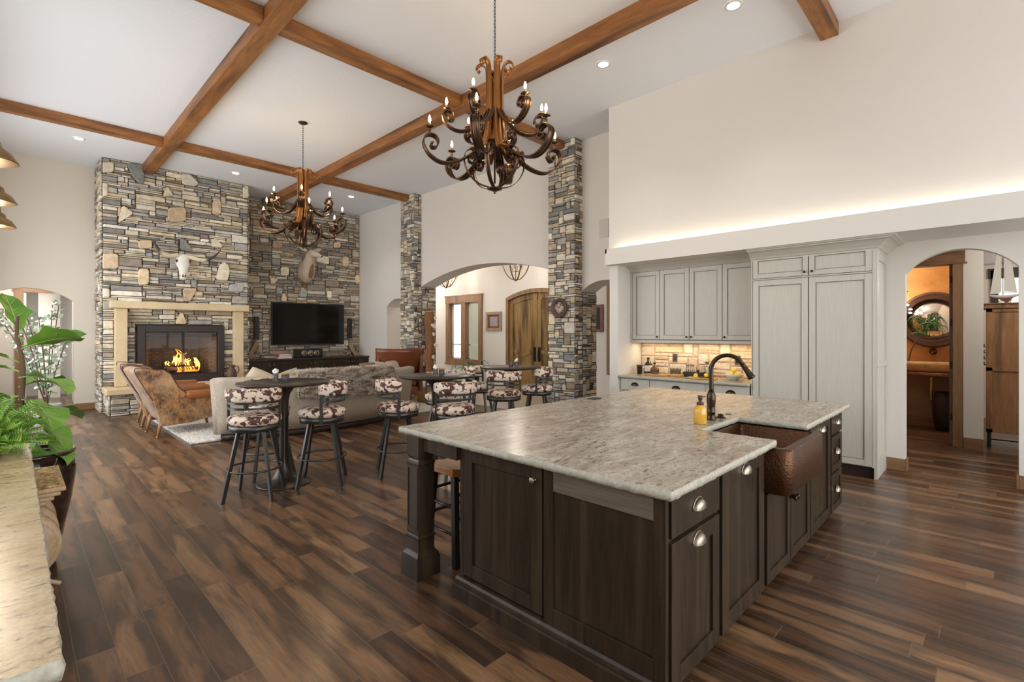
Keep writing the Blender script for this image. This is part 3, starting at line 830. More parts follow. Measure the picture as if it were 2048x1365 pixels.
m.box(1.26, 3.76, 11.56, CY, 0, .38, mortar); obj('hearth_base', m, stone_m, fp)
m = MB(); rng = random.Random(4); x = 1.18
while x < 3.80:
    w = rng.uniform(.55, .95); w = min(w, 3.84-x)
    if 3.84-x-w < .2: w = 3.84-x
    m.box(x+.006, x+w-.006, 11.48+rng.uniform(-.02, .02), CY+.02, .382, .50+rng.uniform(-.012, .01)); x += w
obj('hearth_slab', m, sand, fp, bevel=.02)
# firebox
firepane = pane.copy(); firepane.name = 'fireplace_glass'
for _q in firepane.node_tree.nodes:
    if _q.type == 'MIX_SHADER': _q.inputs[0].default_value = .008
m = MB(); zb, zt = .52, 1.685
def frame(m, x0, x1, z0, z1, y0, y1, w, wt=None, wb=None):
    wt = wt or w; wb = wb or w
    m.box(x0, x0+w, y0, y1, z0, z1); m.box(x1-w, x1, y0, y1, z0, z1); m.box(x0+w, x1-w, y0, y1, z1-wt, z1); m.box(x0+w, x1-w, y0, y1, z0, z0+wb)
frame(m, 1.72, 3.24, .505, 1.685, 11.97, 12.14, .12, .13, .16); obj('firebox_surround', m, plain('dark_brown_surround', (.026, .016, .012), .45), fp, bevel=.006)
brick = NT('firebrick'); _b = brick.n('ShaderNodeTexBrick'); _b.inputs['Scale'].default_value = 5.5
_q = brick.n('ShaderNodeMapping'); brick.L(brick.coord(), _q.inputs[0]); _q.inputs['Rotation'].default_value = (PI/2, 0, 0)
brick.L(_q.outputs[0], _b.inputs['Vector'])
_b.inputs['Color1'].default_value = (.10, .082, .066, 1); _b.inputs['Color2'].default_value = (.15, .125, .10, 1); _b.inputs['Mortar'].default_value = (.05, .042, .035, 1)
brick.base(_b.outputs[0]); brick.rough(.9); brick = brick.m
m = MB(); m.add([(1.84, 12.12, .52), (2.05, 12.70, .52), (2.05, 12.70, 1.56), (1.84, 12.12, 1.56)], [(0, 3, 2, 1)])
m.add([(3.12, 12.12, .52), (2.91, 12.70, .52), (2.91, 12.70, 1.56), (3.12, 12.12, 1.56)], [(0, 1, 2, 3)])
m.add([(2.05, 12.70, .52), (2.91, 12.70, .52), (2.91, 12.70, 1.56), (2.05, 12.70, 1.56)], [(0, 3, 2, 1)])
m.box(1.73, 3.23, 12.12, 12.75, .45, .60); m.box(1.73, 3.23, 12.12, 12.75, 1.56, 1.68)
obj('firebox_lining', m, brick, fp)
m = MB(); frame(m, 1.84, 2.475, .665, 1.555, 11.99, 12.01, .018); frame(m, 2.485, 3.12, .665, 1.555, 11.99, 12.01, .018)
gd = obj('glass_doors_frame', m, blackm, fp)
m = MB(); m.box(1.855, 2.46, 12.0, 12.004, .68, 1.54); m.box(2.50, 3.105, 12.0, 12.004, .68, 1.54); obj('glass', m, firepane, gd)
m = MB(); m.box(1.86, 3.1, 12.03, 12.10, 1.46, 1.50); obj('damper_bar', m, blackm, fp)
# grate, logs and fire
g = thing('fire_grate', 'black iron grate with andirons standing inside the firebox', 'fire grate', (2.5, 12.33, .60))
m = MB()
for i in range(7): m.tube([(2.22+i*.1, 12.2, .70), (2.22+i*.1, 12.48, .70)], .01, 6)
m.tube([(2.2, 12.22, .70), (2.84, 12.22, .70)], .01, 6); m.tube([(2.2, 12.46, .70), (2.84, 12.46, .70)], .01, 6)
obj('bars', m, blackm, g)
for x in (2.16, 2.88):
    m = MB(); m.tube(catmull([(x, 12.17, .60), (x, 12.17, .80), (x, 12.15, .93), (x+.03, 12.14, .97)]), .012, 6); m.tube([(x, 12.17, .66), (x, 12.5, .66)], .012, 6); m.tube([(x, 12.5, .60), (x, 12.5, .66)], .012, 6)
    obj('andiron', m, blackm, g)
charm = NT('charred_log'); _n = charm.noise(charm.coord((1, 6, 6)), 6, 6, .7)
charm.base(charm.mix(_n, (.015, .012, .010), (.16, .10, .065))); charm.rough(.9); _e = charm.ramp(_n, [(.60, (0, 0, 0)), (.72, (1.0, .16, .02))])
charm.L(_e, charm.b.inputs['Emission Color']); charm.b.inputs['Emission Strength'].default_value = 2.5; charm.bump(_n, .8, .02); charm = charm.m
for i, (a, b, r, lab) in enumerate((((2.25, 12.28, .765), (2.80, 12.26, .765), .052, 'front charred log at the bottom of the fire'), ((2.22, 12.40, .77), (2.84, 12.42, .77), .055, 'rear charred log at the bottom of the fire'),
                                    ((2.26, 12.36, .865), (2.74, 12.28, .90), .045, 'charred log lying across the top of the fire'))):
    m = MB(); P = [V(a).lerp(V(b), k/8) + V((0, 0, .006*math.sin(k*2.1+i))) for k in range(9)]; m.tube(P, [r*(.92+.1*math.sin(k*1.7+i)) for k in range(9)], 12)
    tag(obj('fire_log', m, charm), lab, 'log', 'logs burning in the fireplace')
flame = NT('flame'); _x = flame.n('ShaderNodeSeparateXYZ'); flame.L(flame.coord(), _x.inputs[0])
_c = flame.ramp(_x.outputs[2], [(.0, (1.0, .12, .01)), (.10, (1.0, .30, .03)), (.22, (1.0, .62, .14)), (.4, (1.0, .28, .03))])
flame.base((0, 0, 0)); flame.L(_c, flame.b.inputs['Emission Color']); flame.b.inputs['Emission Strength'].default_value = 3.0
flame = flame.m
m = MB(); rng = random.Random(8)
for i in range(30):
    x = rng.gauss(2.50, .13); y = rng.uniform(12.24, 12.42); h = .08 + .27*math.exp(-((x-2.48)/.12)**2)*rng.uniform(.5, 1.15)
    P = catmull([(x, y, .84), (x+rng.uniform(-.03, .03), y, .84+h*.4), (x+rng.uniform(-.04, .04), y, .84+h*.75), (x+rng.uniform(-.05, .05), y, .84+h)], 4)
    m.tube(P, [.017*math.sin(PI*(k+1.2)/(len(P)+1.4))*(1-.5*k/len(P)) for k in range(len(P))], 7)
for i in range(12):
    x = rng.uniform(2.3, 2.8); P = catmull([(x, 12.24, .70), (x+.02, 12.23, .76), (x-.01, 12.24, .82)], 3); m.tube(P, [.02, .022, .02, .016, .012, .008, .003], 6)
for i in range(5):
    x = 2.80+rng.uniform(-.03, .03); P = catmull([(x, 12.3, .72), (x+.02, 12.3, .86), (x-.04, 12.3, 1.0)], 3); m.tube(P, [.02, .024, .022, .02, .015, .01, .004], 6)
tag(obj('fire_flames', m, flame), 'orange flames rising from the logs in the firebox', 'flames', kind='stuff')
point('fire_light', (2.5, 12.15, .95), 8, (1.0, .42, .12), .08)
# pitcher on the hearth
p = thing('copper_pitcher', 'dark copper pitcher standing on the right end of the hearth', 'pitcher', (3.33, 11.78, .50))
m = MB(); m.lathe([(.0, .50), (.075, .50), (.085, .52), (.10, .62), (.09, .70), (.055, .76), (.05, .80), (.065, .84), (.058, .84), (.045, .79)], (3.33, 11.78, 0), 24); obj('body', m, iron_rust, p)
m = MB(); m.tube(catmull([(3.37, 11.78, .80), (3.45, 11.78, .80), (3.47, 11.78, .70), (3.42, 11.78, .64)]), .009, 7); obj('handle', m, bronze, p)
m = MB(); m.tube(catmull([(3.29, 11.78, .76), (3.23, 11.78, .80), (3.20, 11.78, .86)]), [.02, .018, .016, .015, .014, .013, .012, .012, .011, .011, .01, .01, .009], 8); obj('spout', m, iron_rust, p)
# ---- TV wall
m = MB(); stonework(m, (3.72, 12.93, 0), (1, 0, 0), (0, -1, 0), XR-3.72-.005, CZ-.005, bigs=shift(TV_BIG, 3.72), seed=13, depth=(.015, .045), shade=1.25, pal=[(.40, .33, .25), (.50, .43, .33), (.56, .50, .40), (.24, .22, .20), (.18, .165, .15), (.30, .28, .255), (.34, .265, .185), (.27, .21, .16), (.45, .42, .37)])
struct('wall_tv_stone', m, stone_m)
t = thing('television', 'large black flat television mounted on the stone wall', 'television', (5.46, 12.8, 1.22))
m = MB(); m.box(4.51, 6.42, 12.80, 12.85, 1.225, 2.305); obj('bezel', m, plastic, t, bevel=.005)
m = MB(); m.box(4.535, 6.395, 12.795, 12.80, 1.255, 2.285); obj('screen', m, screen, t)
m = MB(); m.box(5.1, 5.8, 12.85, 12.88, 1.5, 2.0); obj('bracket', m, plastic, t)
for x, lab in ((4.175, 'slim black wall speaker left of the television'), (6.605, 'slim black wall speaker right of the television')):
    s = thing('wall_speaker', lab, 'speaker', (x, 12.84, 1.38), 'speakers beside the television')
    m = MB(); m.box(x-.055, x+.055, 12.80, 12.885, 1.38, 1.93); obj('cabinet', m, plain('dark_speaker', (.035, .022, .016), .5) if x < 5 else MATS['dark_speaker'], s, bevel=.006)
    m = MB(); m.box(x-.04, x+.04, 12.794, 12.80, 1.42, 1.90); obj('grille', m, plastic, s)
# console
c = thing('media_console', 'long low dark wood console with six doors under the television', 'cabinet', (5.4, 12.6, 0))
m = MB(); m.box(3.84, 6.92, 12.38, 12.88, .08, .86); m.box(3.86, 6.90, 12.42, 12.86, 0, .08); obj('body', m, cabd, c, bevel=.004)
m = MB(); m.box(3.83, 6.93, 12.34, 12.88, .86, .90); obj('top', m, dkwood, c, bevel=.005)
xs = [3.87, 4.36, 4.86, 5.37, 5.87, 6.38, 6.89]
for i in range(6):
    d = panel_front('door', (xs[i]+.012, 12.38, .12), (1, 0, 0), (0, -1, 0), xs[i+1]-xs[i]-.024, .70, cabd, c, .07, .02)
    kx = xs[i+1]-.045 if i % 2 == 0 else xs[i]+.045
    obj('knob', knob_mb((kx, 12.36, .76), (0, -1, 0), .013, .025), pewter, d)
# things on the console
t = thing('center_speaker', 'black centre speaker with three round drivers on the dark console', 'speaker', (5.35, 12.6, .90))
m = MB(); m.box(5.03, 5.68, 12.50, 12.78, .91, 1.12); obj('cabinet', m, plastic, t, bevel=.01)
for x in (5.2, 5.36, 5.52):
    m = MB(); m.lathe([(.075, 0), (.075, .008), (.06, .012), (.02, -.005), (.015, .01), (0, .014)], (x, 12.5, 1.015), 20, M=V((0, -1, 0)).to_track_quat('Z', 'Y').to_matrix()); obj('driver', m, pewter, t)
def book(x, y, z, w, d, h, col, label, group, tilt=0, rz=0, cat='book'):
    b = thing('book', label, cat, (x, y, z), group)
    k = 'book_' + '%02d%02d%02d' % tuple(int(c*99) for c in col)
    cm = MATS.get(k) or plain(k, col, .5)
    M = Matrix.Translation(V((x, y, z))) @ Matrix.Rotation(rz, 4, 'Z') @ Matrix.Rotation(tilt, 4, 'Y')
    def tb(m, *a):
        q = MB(); q.box(*a); m.merge(q, M)
    m = MB(); tb(m, -w/2, w/2, -d/2, d/2, 0, .004*1); tb(m, -w/2, w/2, -d/2, d/2, h-.004, h); tb(m, -w/2-.002, -w/2+.003, -d/2, d/2, 0, h); obj('cover', m, cm, b)
    m = MB(); tb(m, -w/2+.003, w/2-.006, -d/2+.005, d/2-.005, .004, h-.004); obj('pages', m, labelw, b)
    return b
for i, (col, w, lab) in enumerate((((.72, .74, .78), .34, 'white book at the bottom of the stack on the console'), ((.55, .08, .12), .30, 'red book in the middle of the stack on the console'), ((.75, .25, .35), .28, 'pink book on top of the stack on the console'))):
    book(4.72, 12.6, .90+i*.036, w, .22, .034, col, lab, 'stacked books on the console', rz=PI/2*0)
def slant(x, y, label, s=1):
    t = thing('slanted_sculpture', label, 'table sculpture', (x, y, .90), 'slanted metal sculptures at the console ends')
    a = V((x-.10*s, y, .90)); b = V((x+.10*s, y, 1.30 if s > 0 else 1.22))
    m = MB(); d = (b-a).normalized(); n = V((0, 1, 0)); m.obox(a, d, n, d.cross(n).normalized(), (b-a).length, .12, .09); obj('slab', m, plain('polished_bronze_slab', (.40, .30, .17), .2, .8, var=.5, vs=3) if 'polished_bronze_slab' not in MATS else MATS['polished_bronze_slab'], t, bevel=.004)
    for k in (0, 1):
        m = MB(); e = V((x+(.16+.07*k)*s, y+.03, .90)); m.tube([e, e + V((-.13*s, 0, .22-.04*k))], .014, 6); obj('strut', m, pewter, t)
slant(4.06, 12.58, 'tall slanted bronze sculpture at the left end of the console')
slant(6.62, 12.58, 'shorter slanted bronze sculpture at the right end of the console', -1)
# ------------------------------------------------------------------ kitchen island
isl = thing('kitchen_island', 'large espresso wood island with granite top and copper sink', 'kitchen island', (3.4, 1.85, 0))
m = MB(); m.box(1.85, 3.04, .955, 2.21, .055, .875); m.box(3.82, 5.04, .955, 2.21, .055, .875); m.box(3.04, 3.82, .955, 2.21, .055, .60); m.box(3.04, 3.82, 1.42, 2.21, .60, .875)
m.box(1.92, 5.0, 1.03, 2.18, 0, .055); obj('carcass', m, cabd, isl, bevel=.002, seg=1)
# long panelled face toward the room: u runs toward -y, n = -x
U, N = (0, -1, 0), (-1, 0, 0)
m = MB(); m.box(1.825, 1.852, 2.185, 2.215, .11, .872); obj('end_stile', m, cabd, isl, bevel=.002, seg=1)
m = MB(); m.box(1.825, 1.852, 1.515, 1.575, .11, .872); m.box(1.825, 1.852, .932, .985, .0, .872)
m.box(1.825, 1.852, .985, 1.515, .11, .20); m.box(1.835, 1.852, .985, 1.515, .2, .78)
obj('face_frame', m, cabd, isl, bevel=.002, seg=1)
m = MB(); m.box(1.823, 1.852, .985, 1.512, .765, .872); obj('grey_rail', m, railw, isl, 'grey weathered wood rail over the end panel', bevel=.002, seg=1)
d = panel_front('door', (1.852, 2.182, .135), U, N, .60, .735, cabd, isl, .075, .030, .014)
obj('knob', knob_mb((1.822, 1.628, .800), N, .017, .032), pewter, d)
m = MB(); prof = [(0, 0), (-.055, 0), (-.055, .078), (-.045, .084), (-.045, .094), (-.03, .10), (-.02, .112), (0, .118)]
pts = [(1.840 + a, .925, z) for a, z in prof]; m.prism(pts, (0, 1.315, 0)); obj('base_moulding', m, cabd, isl)
m = MB(); m.prism([(a*1.0, b, c) for a, b, c in [(1.84, 2.215 - x, z) for x, z in prof]], (.5, 0, 0)); obj('base_return', m, cabd, isl)
# post at the seating corner
def post(cx, cy):
    p = MB(); s = .062
    def sq(h): return [V((cx-h, cy-h, 0)), V((cx+h, cy-h, 0)), V((cx+h, cy+h, 0)), V((cx-h, cy+h, 0))]
    prof = [(.088, 0), (.088, .115), (.083, .125), (.083, .135), (.075, .145), (.066, .155), (.062, .165), (.062, .235), (.068, .243), (.068, .25), (.060, .262), (.062, .27), (.062, .285),
            (.062, .70), (.066, .705), (.066, .715), (.056, .725), (.052, .735), (.056, .745), (.060, .752), (.062, .76), (.062, .88)]
    p.loft([[q + V((0, 0, z)) for q in sq(h)] for h, z in prof], smooth=False)
    return p
PX, PY = 1.826, 2.608
pt = obj('post', post(PX, PY), cabd, isl, bevel=.0015, seg=1)
m = MB()
for (u, n) in (((0, -1, 0), (-1, 0, 0)), ((1, 0, 0), (0, -1, 0))):
    u, n = V(u), V(n); o = V((PX, PY, 0)) + n*.062 - u*.062
    for a, b, c, d_ in ((.008, .012, .30, .69), (.104, .012, .30, .69), (.02, .084, .30, .312), (.02, .084, .678, .69)):
        m.obox(o + u*a + V((0, 0, c)), u, (0, 0, 1), n, b, d_-c, .004)
obj('post_bead', m, cabd, pt)
pt2 = obj('post', post(5.0, PY), cabd, isl, bevel=.0015, seg=1)
m = MB(); m.box(1.80, 1.85, 2.215, 2.545, .79, .875); m.box(1.84, 4.99, 2.57, 2.63, .79, .875); m.box(4.98, 5.03, 2.215, 2.6, .79, .875); obj('apron', m, cabd, isl)
# sink side fronts: u = +x, n = -y at y=.955
U2, N2 = (1, 0, 0), (0, -1, 0); YS = .955
def front(x0, x1, z0, z1, **k): return panel_front(k.pop('nm', 'door'), (x0+.006, YS, z0), U2, N2, x1-x0-.012, z1-z0, cabd, isl, k.pop('fr', .062), .022, k.pop('rec', .012), **k)
lite = plain('worn_edge_highlight', (.33, .25, .18), .35)
def edge_hl(x0, x1, z, par, y=YS-.0225):
    q = MB(); q.box(x0, x1, y-.001, y+.004, z, z+.004); obj('worn_edge', q, lite, par)
a = front(1.875, 2.375, .685, .865, nm='drawer', flat=True); obj('cup_pull', cup_mb((2.13, YS-.022, .775), U2, N2, .105, .045, .03), pewter, a)
a = front(1.875, 2.375, .06, .665, fr=.075); obj('cup_pull', cup_mb((2.13, YS-.022, .622), U2, N2, .105, .045, .03), pewter, a)
a = front(2.40, 3.02, .06, .865, fr=.085); obj('cup_pull', cup_mb((2.71, YS-.022, .815), U2, N2, .105, .045, .03), pewter, a)
for x0, x1, kx in ((3.06, 3.53, 3.505), (3.53, 4.0, 3.555)):
    a = front(x0, x1, .06, .59); obj('knob', knob_mb((kx, YS-.022, .475), N2, .017, .045), orb, a)
a = front(4.01, 4.62, .06, .865, fr=.075); obj('cup_pull', cup_mb((4.33, YS-.022, .80), U2, N2, .10, .045, .03), pewter, a)
for z0, z1 in ((.695, .865), (.385, .68), (.06, .37)):
    a = front(4.65, 5.04, z0, z1, nm='drawer', flat=z0 > .6, fr=.055); obj('cup_pull', cup_mb((4.845, YS-.022, (z0+z1)/2 + .01), U2, N2, .09, .042, .028), pewter, a)
m = MB(); m.box(5.04, 5.06, .96, 2.2, .06, .872); obj('end_panel', m, cabd, isl)
# granite top with the notch for the apron sink
Z0, Z1 = .876, .914
def chip(P, seed, step=.035, amp=.006):
    rng = random.Random(seed); out = []; step = .014
    for i in range(len(P)):
        a, b = V((P[i][0], P[i][1], 0)), V((P[(i+1) % len(P)][0], P[(i+1) % len(P)][1], 0)); L = (b-a).length; n = max(1, int(L/step)); d = (b-a).normalized(); nn = V((d.y, -d.x, 0))
        for k in range(n):
            q = a + d*(L*k/n)
            out.append(q + nn*(amp*(mnoise.noise(V((q.x*28, q.y*28, seed*3.7))) + .5*mnoise.noise(V((q.x*70, q.y*70, seed*1.3)))) if k else 0))
    return out
def slab(name, outline, z0, z1, mat, edge, parent, seed=1):
    top = chip(outline, seed); bot = [p + V((0, 0, 0)) for p in chip(outline, seed+5)]
    m = MB(); n = len(top); mid = chip(outline, seed+9)
    # pull the outline in slightly at top and bottom
    c = sum(top, V((0, 0, 0)))/n
    rT = [p + V((0, 0, z1)) for p in top]; rM = []
    for i, p in enumerate(mid): rM.append(p + V((0, 0, (z0+z1)/2)) + (top[i-1]-top[(i+1) % n]).cross(V((0, 0, 1))).normalized()*-.004)
    rB = [p + V((0, 0, z0)) for p in bot]
    vs = rT + rM + rB
    m.add(vs, [tuple(range(n))])
    me_f = [((i+1) % n, i, n+i, n+(i+1) % n) for i in range(n)] + [(n+(i+1) % n, n+i, 2*n+i, 2*n+(i+1) % n) for i in range(n)]
    m.f += me_f; m.c += [None]*len(me_f); m.sm += [True]*len(me_f)
    m.f.append(tuple(2*n+i for i in reversed(range(n)))); m.c.append(None); m.sm.append(False)
    o = obj(name, m, [mat, edge], parent)
    for k, p in enumerate(o.data.polygons): p.material_index = 1 if 0 < k <= len(me_f) else 0
    return o
out = [(1.782, .888), (3.075, .888), (3.075, 1.335), (3.735, 1.335), (3.735, .888), (5.085, .888), (5.085, 2.79), (1.782, 2.79)]
ct = thing('granite_countertop', 'cream and grey granite slab with rough chiselled edge on the island', 'countertop', (3.4, 1.84, Z0))
slab('slab', out, Z0, Z1, gran, gran_edge, ct, 3)
# copper apron sink
sk = thing('copper_sink', 'hammered copper farmhouse sink set into the island', 'sink', (3.4, 1.1, .60))
m = MB(); x0, x1, y0, y1, zt, zb = 3.045, 3.81, .805, 1.36, .868, .60; t_ = .05
# outer shell with rounded front corners
def rr(x0, x1, y0, y1, r, z, n=6):
    P = []
    for (cx, cy, a0) in ((x1-r, y0+r, -PI/2), (x1-.01, y1-.01, 0), (x0+.01, y1-.01, PI/2), (x0+r, y0+r, PI)):
        rad = r if cy < (y0+y1)/2 else .01
        for k in range(n+1): P.append(V((cx+rad*math.cos(a0+PI/2*k/n), cy+rad*math.sin(a0+PI/2*k/n), z)))
    return P
def rr2(x0, x1, y0, y1, r, z, n=6):
    P = []
    for (cx, cy, a0) in ((x1-r, y0+r, -PI/2), (x1-r, y1-r, 0), (x0+r, y1-r, PI/2), (x0+r, y0+r, PI)):
        for k in range(n+1): P.append(V((cx+r*math.cos(a0+PI/2*k/n), cy+r*math.sin(a0+PI/2*k/n), z)))
    return P
R_ = [rr(x0+.02, x1-.02, y0+.02, y1, .06, zb), rr(x0, x1, y0, y1, .06, zb+.02), rr(x0, x1, y0, y1, .06, zt-.012), rr(x0+.01, x1-.01, y0+.01, y1-.005, .055, zt),
      rr2(x0+t_, x1-t_, y0+t_, y1-.03, .03, zt), rr2(x0+t_+.006, x1-t_-.006, y0+t_+.006, y1-.036, .03, zt-.01), rr2(x0+t_+.02, x1-t_-.02, y0+t_+.02, y1-.05, .04, zb+.05), rr2(x0+t_+.06, x1-t_-.06, y0+t_+.06, y1-.09, .04, zb+.03)]
m.loft(R_); obj('basin', m, copper, sk)
m = MB(); m.lathe([(0, zb+.034), (.045, zb+.034), (.048, zb+.031)], (3.43, 1.1, 0), 18); obj('drain', m, orb, sk)
# faucet
fx, fy = 3.47, 1.425
f = thing('faucet', 'oil-rubbed bronze gooseneck pull-down faucet behind the copper sink', 'faucet', (fx, fy, Z1))
m = MB(); m.lathe([(0, Z1), (.032, Z1), (.034, Z1+.008), (.028, Z1+.02), (.027, Z1+.05), (.029, Z1+.055), (.027, Z1+.06), (.027, Z1+.10), (.031, Z1+.14), (.030, Z1+.17), (.024, Z1+.19), (.020, Z1+.205), (0, Z1+.205)], (fx, fy, 0), 24); obj('body', m, orb, f)
P = [(fx, fy, Z1+.19), (fx, fy, Z1+.30), (fx+.005, fy-.01, Z1+.37)]
cxx, rr_ = .105, .105
dirv = V((.50, -.866, 0)).normalized()
dirv = V((.35, -.94, 0)).normalized()
for k in range(0, 11):
    a = PI - (PI*.86)*k/10
    P.append(V((fx, fy, 0)) + dirv*(cxx + rr_*math.cos(a)) + V((0, 0, Z1+.355+rr_*math.sin(a))))
P = [P[0], P[1]] + P[3:]
m = MB(); m.tube(catmull(P, 3), .0145, 14); obj('gooseneck', m, orb, f)
e = P[-1]; dd = (P[-1]-P[-2]).normalized()
M = dd.to_track_quat('Z', 'Y').to_matrix()
m = MB(); m.lathe([(0, 0), (.016, 0), (.018, .01), (.016, .014), (.017, .02), (.019, .06), (.024, .10), (.026, .112), (.020, .114), (0, .112)], e, 20, M=M); obj('spray_head', m, orb, f)
m = MB(); sd = V((.94, .35, 0)); b0 = V((fx, fy, Z1+.12)); m.tube([b0, b0+sd*.05], [.018, .02], 12); m.ball(b0+sd*.055, .024, 14, 8); m.tube(catmull([b0+sd*.055+V((0, 0, .015)), b0+sd*.062+V((0, 0, .07)), b0+sd*.085+V((0, 0, .155))]), [.012, .011, .010, .009, .009, .009, .009, .010, .011, .012, .013, .014, .015], 10); obj('lever', m, orb, f)
# soap bottle
bx, by = 3.275, 1.42
s = thing('soap_bottle', 'clear bottle of amber soap with brown pump beside the faucet', 'soap dispenser', (bx, by, Z1))
m = MB(); m.lathe([(0, Z1), (.040, Z1), (.043, Z1+.004), (.043, Z1+.085), (.040, Z1+.10), (.026, Z1+.122), (.020, Z1+.128), (0, Z1+.128)], (bx, by, 0), 24); obj('bottle', m, soap, s)
m = MB(); m.lathe([(.023, Z1+.128), (.023, Z1+.145), (.010, Z1+.147), (.010, Z1+.16), (.014, Z1+.163), (.016, Z1+.19), (.010, Z1+.192), (0, Z1+.192)], (bx, by, 0), 20); m.tube([(bx, by, Z1+.182), (bx+.035, by-.02, Z1+.18)], .004, 8); obj('pump', m, plain('brown_pump', (.06, .035, .025), .5), s)
s = thing('air_gap', 'round bronze button with stepped base on the granite behind the sink', 'sink button', (3.60, 1.41, Z1))
m = MB(); m.lathe([(0, Z1), (.038, Z1), (.036, Z1+.006), (.02, Z1+.010), (.019, Z1+.028), (0, Z1+.03)], (3.60, 1.41, 0), 20); obj('button', m, orb, s)
m = MB(); m.lathe([(0, Z1), (.024, Z1), (.022, Z1+.004), (0, Z1+.004)], (3.80, 1.43, 0), 20); tag(obj('hole_cap', m, orb), 'flat bronze hole cap on the granite behind the sink', 'cap')
m = MB(); m.box(3.76, 3.87, 2.62, 2.70, Z1, Z1+.006); tag(obj('popup_outlet', m, blackm, bevel=.002), 'flat black pop-up outlet near the far edge of the island top', 'outlet')
# saddle stool tucked under the overhang
def saddle_stool(loc, label, rz=0):
    s = thing('saddle_stool', label, 'stool', loc); x, y, _ = loc
    m = MB(); n = 10; W2, D2 = .225, .165; rings = []
    for i in range(n+1):
        u = -1 + 2*i/n; dz = .028*u*u
        xx = x + W2*u
        rings.append([V((xx, y-D2, .575+dz)), V((xx, y-D2, .628+dz)), V((xx, y, .620+dz)), V((xx, y+D2, .628+dz)), V((xx, y+D2, .575+dz))])
    m.loft(rings, smooth=False); obj('seat', m, saddle, s, bevel=.006)
    for sx in (-1, 1):
        for sy in (-1, 1):
            m = MB(); a = V((x+sx*.16, y+sy*.11, .59)); b = V((x+sx*.185, y+sy*.155, 0)); 
            m.loft([[p+V((ex*.019, ey*.019, 0)) for ex, ey in ((-1, -1), (1, -1), (1, 1), (-1, 1))] for p in (a, b)], smooth=False); obj('leg', m, MATS.get('stool_black') or plain('stool_black', (.025, .022, .02), .4), s)
    for z, ax in ((.46, 0), (.30, 0), (.20, 1), (.38, 1)):
        for sg in (-1, 1):
            m = MB()
            if ax == 0: m.tube([(x-.17, y+sg*.125, z), (x+.17, y+sg*.125, z)], .012, 4)
            else: m.tube([(x+sg*.172, y-.13, z), (x+sg*.172, y+.13, z)], .012, 4)
            obj('stretcher', m, MATS['stool_black'], s)
    return s
saddle_stool((2.20, 2.64, 0), 'black stool with orange-brown saddle seat tucked under the island corner')
# ------------------------------------------------------------------ white kitchen wall
U3, N3 = (0, -1, 0), (-1, 0, 0)      # fronts facing the room, u runs toward the camera side (right in the photo)
def crown(parent, path, z0, z1, out, mat=cabw, name='crown'):
    """cove moulding swept along path (list of (x, y, ox, oy): base point and outward direction)"""
    prof = [(0, 0), (.006, .0), (.006, .10), (.10, .16), (.16, .30), (.45, .62), (.62, .74), (.80, .78), (.80, .86), (.95, .90), (1.0, 1.0), (0, 1.0)]
    m = MB(); rings = []
    for x, y, ox, oy in path:
        rings.append([V((x + ox*out*a, y + oy*out*a, z0 + (z1-z0)*b)) for a, b in prof])
    m.loft(rings, smooth=False); return obj(name, m, mat, parent)
tc_ = thing('tall_pantry_cabinet', 'tall pale grey pantry cabinet with four framed doors and crown', 'cabinet', (6.6, 1.49, 0))
TF = 6.32
m = MB(); m.box(TF, 6.905, .885, 2.10, .115, 2.455); m.box(TF+.06, 6.9, .90, 2.10, 0, .115)
m.box(TF-.02, TF, .878, .90, .115, 2.455); m.box(TF-.02, TF, 2.085, 2.10, .115, 2.455); m.box(TF-.02, TF, .90, 2.085, 2.165, 2.18)
obj('carcass', m, cabw, tc_, bevel=.002, seg=1)
m = MB(); m.box(TF+.05, TF+.058, .9, 2.09, 0, .112); obj('toe_kick', m, dkwood, tc_)
for (ya, yb) in ((2.08, 1.492), (1.482, .903)):
    d = panel_front('door', (TF, ya, .125), U3, N3, ya-yb, 2.035, cabw, tc_, .065, .022, .012, bead=glaze)
    d = panel_front('door', (TF, ya, 2.185), U3, N3, ya-yb, .265, cabw, tc_, .055, .022, .012, bead=glaze)
    ky = 1.525 if ya > 2 else 1.45
    obj('knob', knob_mb((TF-.022, ky, 2.225), N3, .014, .028), orb, d)
m = MB(); m.box(TF-.003, TF+.002, 1.482, 1.492, .125, 2.45); m.box(TF-.003, TF+.002, .903, 2.08, 2.162, 2.184); m.box(TF-.003, TF+.002, 2.081, 2.086, .125, 2.45); obj('gap_lines', m, glaze, tc_)
m = MB(); m.box(TF-.018, 6.905, .865, .885, 0, 2.455)
for a, b, c, d_ in ((TF-.018, TF+.06, 0, 2.45), (6.86, 6.905, 0, 2.45)): m.box(a, b, .855, .866, c, d_)
for c, d_ in ((0, .2), (1.16, 1.22), (2.30, 2.45)): m.box(TF+.06, 6.86, .855, .866, c, d_)
m.box(TF-.02, 6.905, .848, .866, 1.165, 1.19); obj('side_panel', m, cabw, tc_, bevel=.002, seg=1)
crown(tc_, [(TF-.02, 2.105, -1, 0), (TF-.02, .855, -1, -1), (6.905, .855, 0, -1)], 2.40, 2.528, .17)
uc = thing('upper_cabinet', 'pale grey wall cabinet with four framed doors above the stone backsplash', 'cabinet', (6.76, 3.0, 1.40))
UF = 6.62
m = MB(); m.box(UF, 6.925, 2.115, 3.935, 1.425, 2.47); m.box(UF-.022, UF, 3.915, 3.935, 1.425, 2.47); m.box(UF-.02, 6.92, 2.115, 3.935, 1.385, 1.425); m.box(UF-.02, UF, 2.115, 3.915, 2.445, 2.47); obj('carcass', m, cabw, uc, bevel=.002, seg=1)
ed = [3.912, 3.463, 3.018, 2.564, 2.117]
